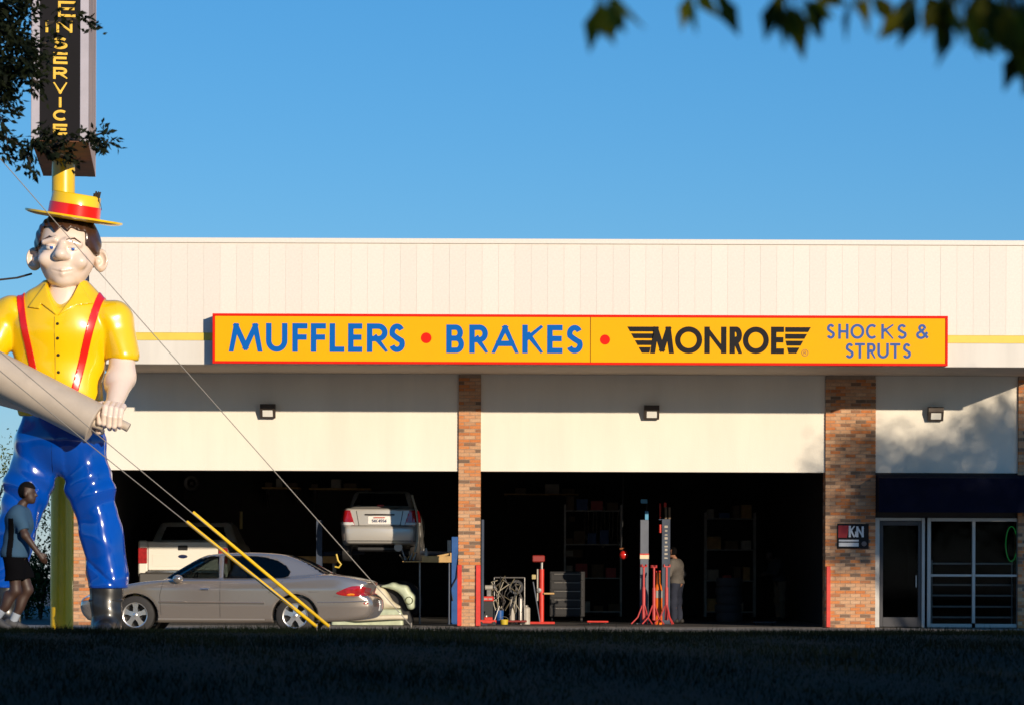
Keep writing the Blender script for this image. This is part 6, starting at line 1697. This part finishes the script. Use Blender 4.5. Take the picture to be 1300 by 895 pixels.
def jack_stand(px, pyt, Y, label):
    p = P(px, 790, Y); zt = PZ(pyt, Y, px)
    t = thing('jack_stand', label, 'jack stand', (p.x, Y, 0.006), rnd.uniform(0, 1), 'tall red jack stands between the lift posts')
    hh = zt - 0.006
    MB().tube([(0, 0, 0.10), (0, 0, hh * 0.62)], 0.038, 12).build('outer_tube', M_jred, t)
    MB().tube([(0, 0, hh * 0.62), (0, 0, hh - 0.06)], 0.024, 10).build('inner_tube', M_jred, t)
    MB().bbox(-0.08, 0.08, -0.03, 0.03, hh - 0.06, hh - 0.035, 0.004).bbox(-0.08, -0.055, -0.03, 0.03, hh - 0.034, hh, 0.004).bbox(0.055, 0.08, -0.03, 0.03, hh - 0.034, hh, 0.004).build('saddle', M_jred, t)
    for k in range(3):
        a_ = 2 * math.pi * k / 3 + 0.5
        MB().tube([(0.03 * math.cos(a_), 0.03 * math.sin(a_), 0.42), (0.13 * math.cos(a_), 0.13 * math.sin(a_), 0.16), (0.27 * math.cos(a_), 0.27 * math.sin(a_), 0.018)], 0.016, 8).build('leg', M_jred, t)
jack_stand(817, 716, 62.6, 'tall red tripod jack stand in front of the grey-blue lift post')
jack_stand(830, 717, 62.5, 'tall red tripod jack stand beside the orange cylinder')
jack_stand(846, 716, 62.6, 'tall red tripod jack stand in front of the navy lift post')
p = P(835.5, 790, 62.9)
oc = thing('gas_cylinder', 'tall bright orange cylinder standing among the red jack stands', 'cylinder', (p.x, 62.9, 0.006))
zc_ = PZ(722, 62.9, 835) - 0.006
MB().lathe([(0.001, 0), (0.085, 0), (0.09, 0.02), (0.09, zc_ * 0.62), (0.07, zc_ * 0.70), (0.045, zc_ * 0.74), (0.040, zc_ * 0.93), (0.001, zc_ * 0.94)], 20).build('cylinder_body', M_orng, oc)
MB().tube([(-0.05, 0, zc_ * 0.95), (0.05, 0, zc_ * 0.96)], 0.022, 8).build('valve', M_red, oc)
MB().lathe([(0.092, zc_ * 0.48), (0.0925, zc_ * 0.49), (0.0925, zc_ * 0.60), (0.092, zc_ * 0.61)], 20).build('label_band', M_dimw, oc)
# red work lamp hanging in the dark
lp = thing('work_lamp', 'round red work lamp hanging left of the grey-blue lift post', 'lamp', tuple(P(792, 704, 64.0)))
MB().lathe([(0.001, -0.10), (0.06, -0.085), (0.10, -0.03), (0.10, 0.03), (0.05, 0.09), (0.02, 0.11)], 20, Matrix.Rotation(math.radians(35), 4, 'Y')).build('lamp_bowl', mat('gloss_red', (0.60, 0.02, 0.015), 0.2, coat=1.0), lp)
MB().tube([(-0.02, 0, 0.06), (-0.06, 0.02, 0.16), (-0.03, 0.05, 0.6), (0, 0.1, 3.3)], 0.010, 6).build('cord', M_blk, lp)
MB().tube([(-0.09, 0, 0.13), (0.02, 0, 0.15)], 0.018, 8).build('handle', mat('rusty_brown', (0.25, 0.08, 0.02), 0.6), lp)
# red pedestal machine
Yr = 63.2
p = P(686.5, 790, Yr)
rm_ = thing('pedestal_press', 'red pedestal press machine standing left of centre in the right bay', 'machine', (p.x, Yr, 0.006))
zz = lambda py: PZ(py, Yr, 686) - 0.006
MB().bbox(-0.30, 0.30, -0.25, 0.3, 0, 0.05, 0.01).build('base', M_red, rm_)
MB().tube([(0.015, 0, 0.05), (0.015, 0, zz(722))], 0.055, 14).build('column', M_red, rm_)
MB().tube([(-0.075, -0.05, 0.5), (-0.075, -0.05, zz(722))], 0.018, 8).build('guide_rod', M_dimw, rm_)
MB().bbox(-0.19, 0.08, -0.12, 0.14, zz(713), zz(704.5), 0.02).build('head', mat('dark_machine_red', (0.25, 0.02, 0.015), 0.5), rm_)
MB().tube([(0.015, 0, zz(722)), (0.015, 0, zz(713))], 0.03, 8).build('spindle', M_steel, rm_)
MB().lathe([(0.001, 0.05), (0.05, 0.045), (0.055, 0), (0.055, -0.03)], 16, Matrix.Translation((-0.04, -0.06, zz(749))) @ Matrix.Rotation(math.pi / 2, 4, 'X')).build('gauge', M_steel, rm_)
MB().bbox(0.06, 0.29, -0.1, 0.15, zz(754), zz(752), 0.004).build('side_table', M_wood, rm_)
MB().tube([(-0.17, -0.12, zz(738)), (-0.02, -0.1, 0.05)], 0.014, 6).build('lever', M_lgrey, rm_)
MB().bbox(-0.20, -0.11, -0.08, 0.02, zz(735), zz(729), 0.01).build('switch_box', mat('ochre_box', (0.45, 0.36, 0.16), 0.5), rm_)
# clutter by the pillar
pg, w, h = post_thing('lift_post', 'slim dark blue lift post hard against the narrow pillar in the right bay', 'lift', 610.8, 614.5, 659, 61.2, M_lnavy, 0.2)
def cyl_thing(name, label, cat, px, Y, r, py, m, cap=True, z0=0.006):
    p = P(px, 790, Y); hh = PZ(py, Y, px) - z0
    t = thing(name, label, cat, (p.x, Y, z0))
    MB().lathe([(0.001, 0), (r, 0), (r, hh * 0.84), (r * 0.75, hh * 0.90), (r * 0.3, hh * 0.93), (r * 0.28, hh), (0.001, hh)], 18).build('cylinder_body', m, t)
    MB().tube([(-r * 0.5, 0, hh * 0.965), (r * 0.5, 0, hh * 0.965)], r * 0.2, 8).build('valve', M_steel, t)
    return t
cyl_thing('gas_cylinder', 'slim white gas cylinder among the hoses by the narrow pillar', 'cylinder', 650, 62.4, 0.06, 757, M_dimw)
cyl_thing('gas_cylinder', 'short white gas cylinder next to the red pedestal press', 'cylinder', 668, 62.6, 0.085, 768, M_dimw)
cyl_thing('gas_cylinder', 'short pale gas cylinder with a red cap on the cart', 'cylinder', 660.5, 62.5, 0.05, 754, M_steel)
# cart with hoses
ct = thing('welding_cart', 'small steel welding cart tangled with hoses by the narrow pillar', 'cart', tuple(P(645, 792, 62.3) * 1))
ct.location.z = 0.006
MB().bbox(-0.35, 0.40, -0.2, 0.25, 0.05, 0.09, 0.01).build('deck', mat('dark_red_deck', (0.22, 0.02, 0.015), 0.6), ct)
for xx in (-0.30, 0.35): MB().tube([(xx, 0.2, 0.09), (xx, 0.2, 1.0)], 0.014, 8).build('upright', M_steel, ct)
MB().tube([(-0.30, 0.2, 1.0), (0.35, 0.2, 1.0)], 0.014, 8).build('handle', M_steel, ct)
for xx in (-0.28, 0.32):
    for yy in (-0.15, 0.2):
        MB().lathe([(0.001, -0.02), (0.045, -0.02), (0.045, 0.02), (0.001, 0.02)], 16, Matrix.Translation((xx, yy, 0.045)) @ Matrix.Rotation(math.pi / 2, 4, 'X')).build('castor', M_tyre, ct)
for k in range(16):
    x0 = rnd.uniform(-0.32, 0.36); pts = [(x0, rnd.uniform(-.2, .1), rnd.uniform(0.75, 1.05))]
    for j in range(4): pts.append((x0 + rnd.uniform(-.14, .14), rnd.uniform(-.22, .1), 0.85 - 0.2 * j + rnd.uniform(-.06, .06)))
    MB().tube(pts, rnd.uniform(0.008, 0.014), 6).build('hose', (M_blk, M_steel, mat('olive_hose', (0.16, 0.13, 0.07), 0.6), mat('tan_hose', (0.34, 0.30, 0.22), 0.6))[k % 4], ct)
tyre_o = thing('spare_tyre', 'black tyre hung up behind the welding cart', 'tyre', tuple(P(655, 745, 63.0)))
MB().lathe([(0.105, -0.06), (0.15, -0.07), (0.165, 0), (0.15, 0.07), (0.105, 0.06)], 28, Matrix.Rotation(math.pi / 2, 4, 'X'), closed=True).build('tread', mat('grey_rubber', (0.06, 0.06, 0.065), 0.7), tyre_o)
MB().tube([(0, 0.1, 0.12), (0, 0.1, -0.80)], 0.015, 6).build('stand_rod', M_steel, tyre_o)
# red tool box on a stand, red floor jack, buckets
p = P(619.5, 763, 62.0)
tx = thing('tool_chest', 'small red tool chest on a dark stand beside the narrow pillar', 'tool chest', (p.x, 62.0, 0.006))
MB().bbox(-0.12, 0.12, -0.1, 0.12, p.z, p.z + 0.10, 0.008).build('chest_body', M_red, tx)
for k in (-0.05, 0.05): MB().bbox(k - 0.04, k + 0.04, -0.108, -0.1, p.z + 0.03, p.z + 0.06, 0.003).build('drawer', M_dimw, tx)
MB().bbox(-0.11, 0.11, -0.09, 0.11, 0.0, p.z - 0.002, 0.006).build('stand', M_blk, tx)
ml = thing('grinder', 'pale bench grinder on top of the small red tool chest', 'grinder', (p.x + 0.02, 62.0, p.z + 0.106))
MB().tube([(-0.08, 0, 0.19), (0.08, 0, 0.19)], 0.05, 12).build('motor', M_dimw, ml)
for xx in (-0.12, 0.12): MB().tube([(xx - 0.015, 0, 0.19), (xx + 0.015, 0, 0.19)], 0.075, 16).build('wheel_guard', M_steel, ml)
MB().bbox(-0.05, 0.05, -0.05, 0.05, 0, 0.145, 0.01).build('foot', M_steel, ml)
p = P(618, 790, 61.3)
fj = thing('floor_jack', 'red floor jack on the floor at the foot of the narrow pillar', 'jack', (p.x, 61.3, 0.006))
MB().bbox(-0.16, 0.20, -0.12, -0.07, 0.04, 0.11, 0.01).bbox(-0.16, 0.20, 0.07, 0.12, 0.04, 0.11, 0.01).build('side_plate', M_red, fj)
MB().bbox(-0.06, 0.12, -0.06, 0.06, 0.08, 0.17, 0.015).build('lift_arm', M_red, fj)
MB().lathe([(0.001, 0.03), (0.05, 0.03), (0.055, 0)], 14, Matrix.Translation((-0.02, 0, 0.17))).build('saddle', M_steel, fj)
for xx in (-0.12, 0.16):
    for yy in (-0.145, 0.145): MB().tube([(xx, yy - 0.02, 0.04), (xx, yy + 0.02, 0.04)], 0.038, 12).build('castor', M_blk, fj)
MB().tube([(0.16, 0, 0.1), (0.26, 0.1, 0.4)], 0.014, 8).build('handle', M_steel, fj)
for px, m, lb in ((640, mat('yellow_bucket', (0.55, 0.40, 0.03), 0.5), 'small yellow bucket in front of the welding cart'), (634, M_lblue, 'small blue canister beside the yellow bucket')):
    p = P(px, 790, 61.9)
    t = thing('bucket', lb, 'bucket', (p.x, 61.9 + (0.25 if px == 634 else 0), 0.006))
    hh = 0.11 if px == 640 else 0.30
    MB().lathe([(0.001, 0.004), (0.075, 0.004), (0.09, hh), (0.082, hh), (0.07, 0.015), (0.001, 0.015)], 18).build('pail', m, t)
    MB().tube([(0.088 * math.cos(a_ * math.pi / 8), 0, hh + 0.06 * math.sin(a_ * math.pi / 8)) for a_ in range(9)], 0.004, 5).build('bail', M_steel, t)
# white papers on the back wall, and low red creeper boards on the floor
for px0, px1, py0, py1, Yq, lb in ((715, 740, 697, 707, 78.6, 'dim wide notice board on the back wall of the right bay'), (722, 730, 655, 662, 78.6, 'small dim notice high on the back wall of the right bay')):
    a, b = P(px0, py1, Yq), P(px1, py0, Yq)
    n_ = thing('notice_board', lb, 'notice board', (a.x, Yq, a.z))
    MB().bbox(0, b.x - a.x, 0, 0.03, 0, b.z - a.z, 0.004).build('board', M_carton, n_)
    MB().box(0.08, (b.x - a.x) * 0.5, -0.004, -0.001, 0.03, (b.z - a.z) * 0.85).build('paper', M_dimw, n_)
for px0, px1, lb in ((745, 772, 'low red mechanic creeper board on the workshop floor'), (955, 985, 'low dark creeper board near the second mechanic')):
    a, b = P(px0, 790, 62.4), P(px1, 790, 62.4)
    c_ = thing('creeper', lb, 'creeper', ((a.x + b.x) / 2, 62.4, 0.006))
    wd = (b.x - a.x) / 2
    MB().bbox(-wd, wd, -0.2, 0.2, 0.05, 0.085, 0.008).build('board', M_red if px0 < 800 else M_blk, c_)
    for xx in (-wd + 0.06, wd - 0.06):
        for yy in (-0.15, 0.15): MB().tube([(xx - 0.015, yy, 0.026), (xx + 0.015, yy, 0.026)], 0.026, 10).build('castor', M_blk, c_)

# ---- more of the dim workshop: shelving, tyres, belts, cabinet, ceiling fixtures
def rack(px0, px1, py_t, Y, label, seed, rows=4):
    r = random.Random(seed)
    a, b = P(px0, 785, Y), P(px1, py_t, Y)
    t = thing('shelf_rack', label, 'shelving', (a.x, Y, 0.006)); w = b.x - a.x; h = b.z - 0.006
    for xx in (0, w - 0.04):
        for yy in (0, 0.46): MB().box(xx, xx + 0.04, yy, yy + 0.04, 0, h).build('upright', M_steel, t)
    for k in range(rows):
        z = 0.12 + (h - 0.3) * k / (rows - 1)
        MB().box(0.002, w - 0.002, 0.004, 0.496, z, z + 0.025).build('shelf_board', M_steel, t)
    return t, w, h
rk1, w1, h1 = rack(716, 790, 640, 75.5, 'tall steel shelving unit against the back wall left of the work lamp', 1)
rk2, w2, h2 = rack(895, 960, 650, 76.0, 'tall steel shelving unit behind the mechanics in the right bay', 2)
names = ['topmost', 'upper', 'lower', 'bottom']
for rk_, w_k, h_k, where in ((rk1, w1, h1, 'left of the work lamp'), (rk2, w2, h2, 'behind the mechanics')):
    for k in range(4):
        z = 0.12 + (h_k - 0.3) * k / 3 + 0.026; x = 0.06; j = 0
        while x < w_k - 0.3:
            wd = rnd.uniform(0.16, 0.36); hh = rnd.uniform(0.14, 0.38)
            ci = rnd.randrange(5); mm = (M_carton, M_dimw, M_jred, M_lblue, M_wood)[ci]; sz = ('low', 'tall')[hh > 0.26] + (' narrow', ' wide')[wd > 0.26]
            o = MB().bbox(0, wd, 0, 0.36, 0, hh, 0.008).build('parts_box', mm)
            o.location = (rk_.location.x + x, rk_.location.y + 0.06, 0.006 + z)
            tag(o, '%s %s parts box on %s shelf of steel unit %s' % (sz, ('brown', 'pale', 'red', 'blue', 'tan')[ci], names[3 - k], where), 'box', 'parts boxes on the steel shelving')
            x += wd + rnd.uniform(0.02, 0.14); j += 1
# drive belts hung on the back wall
for k in range(9):
    px = 745 + k * 5.2
    c = P(px, 640 + (k % 3) * 3, 78.5); L = rnd.uniform(0.35, 0.6)
    pts = [(0.05 * math.sin(t_ * math.pi / 8), 0, -L + L * math.cos(t_ * math.pi / 8)) for t_ in range(17)]
    o = MB().tube(pts, 0.014, 5).build('drive_belt', M_blk if k % 2 else M_dimw); o.location = c
    tag(o, ('pale', 'black')[k % 2] + ' drive belt hanging high on the back wall of the right bay', 'belt', 'drive belts on the back wall')
# stack of tyres
for k in range(5):
    p = P(925, 790, 68.0)
    t = thing('stacked_tyre', '%s tyre of the stack by the right wall of the bay' % ('lowest', 'second lowest', 'middle', 'second highest', 'topmost')[k], 'tyre', (p.x + rnd.uniform(-.02, .02), 68.0, 0.006 + k * 0.205), 0, 'stack of tyres')
    MB().lathe([(0.20, 0.0), (0.29, 0.0), (0.315, 0.04), (0.315, 0.16), (0.29, 0.20), (0.20, 0.20), (0.19, 0.10)], 28, closed=True).build('tread', mat('grey_rubber', (0.06, 0.06, 0.065), 0.7), t)
# red rolling cabinet
p = P(720, 790, 66.0)
rc = thing('tool_cabinet', 'tall charcoal rolling tool cabinet between the press and the work lamp', 'cabinet', (p.x, 66.0, 0.006))
MB().bbox(-0.4, 0.4, 0, 0.5, 0.12, 1.15, 0.015).build('cabinet_body', mat('charcoal_enamel', (0.012, 0.011, 0.012), 0.6), rc)
for k in range(5): MB().bbox(-0.37, 0.37, -0.014, -0.001, 0.16 + k * 0.195, 0.33 + k * 0.195, 0.006).build('drawer', MATS['charcoal_enamel'], rc)
for k in range(5): MB().bbox(-0.3, 0.3, -0.034, -0.015, 0.30 + k * 0.195, 0.315 + k * 0.195, 0.003).build('drawer_pull', M_steel, rc)
for xx in (-0.33, 0.33):
    for yy in (0.06, 0.44): MB().tube([(xx - 0.02, yy, 0.06), (xx + 0.02, yy, 0.06)], 0.058, 12).build('castor', M_blk, rc)
# unlit ceiling tube fixtures
for i, (px, Y) in enumerate(((250, 66), (460, 70), (720, 66), (930, 70))):
    c = P(px, 600, Y)
    f_ = thing('ceiling_fixture', 'unlit tube light hanging over the ' + ('white pickup', 'raised compact sedan', 'middle of the right bay', 'stack of tyres')[i], 'light fixture', (c.x, Y, 4.2))
    MB().prism([(-0.12, 0.0), (0.12, 0.0), (0.06, 0.08), (-0.06, 0.08)], -0.7, 0.7).build('housing', M_dimw, f_)
    for xx in (-0.06, 0.06): MB().tube([(xx, -0.65, -0.02), (xx, 0.65, -0.02)], 0.016, 8).build('tube', M_lens, f_)
    for yy in (-0.5, 0.5): MB().tube([(0, yy, 0.08), (0, yy, 0.56)], 0.006, 5).build('chain', M_steel, f_)
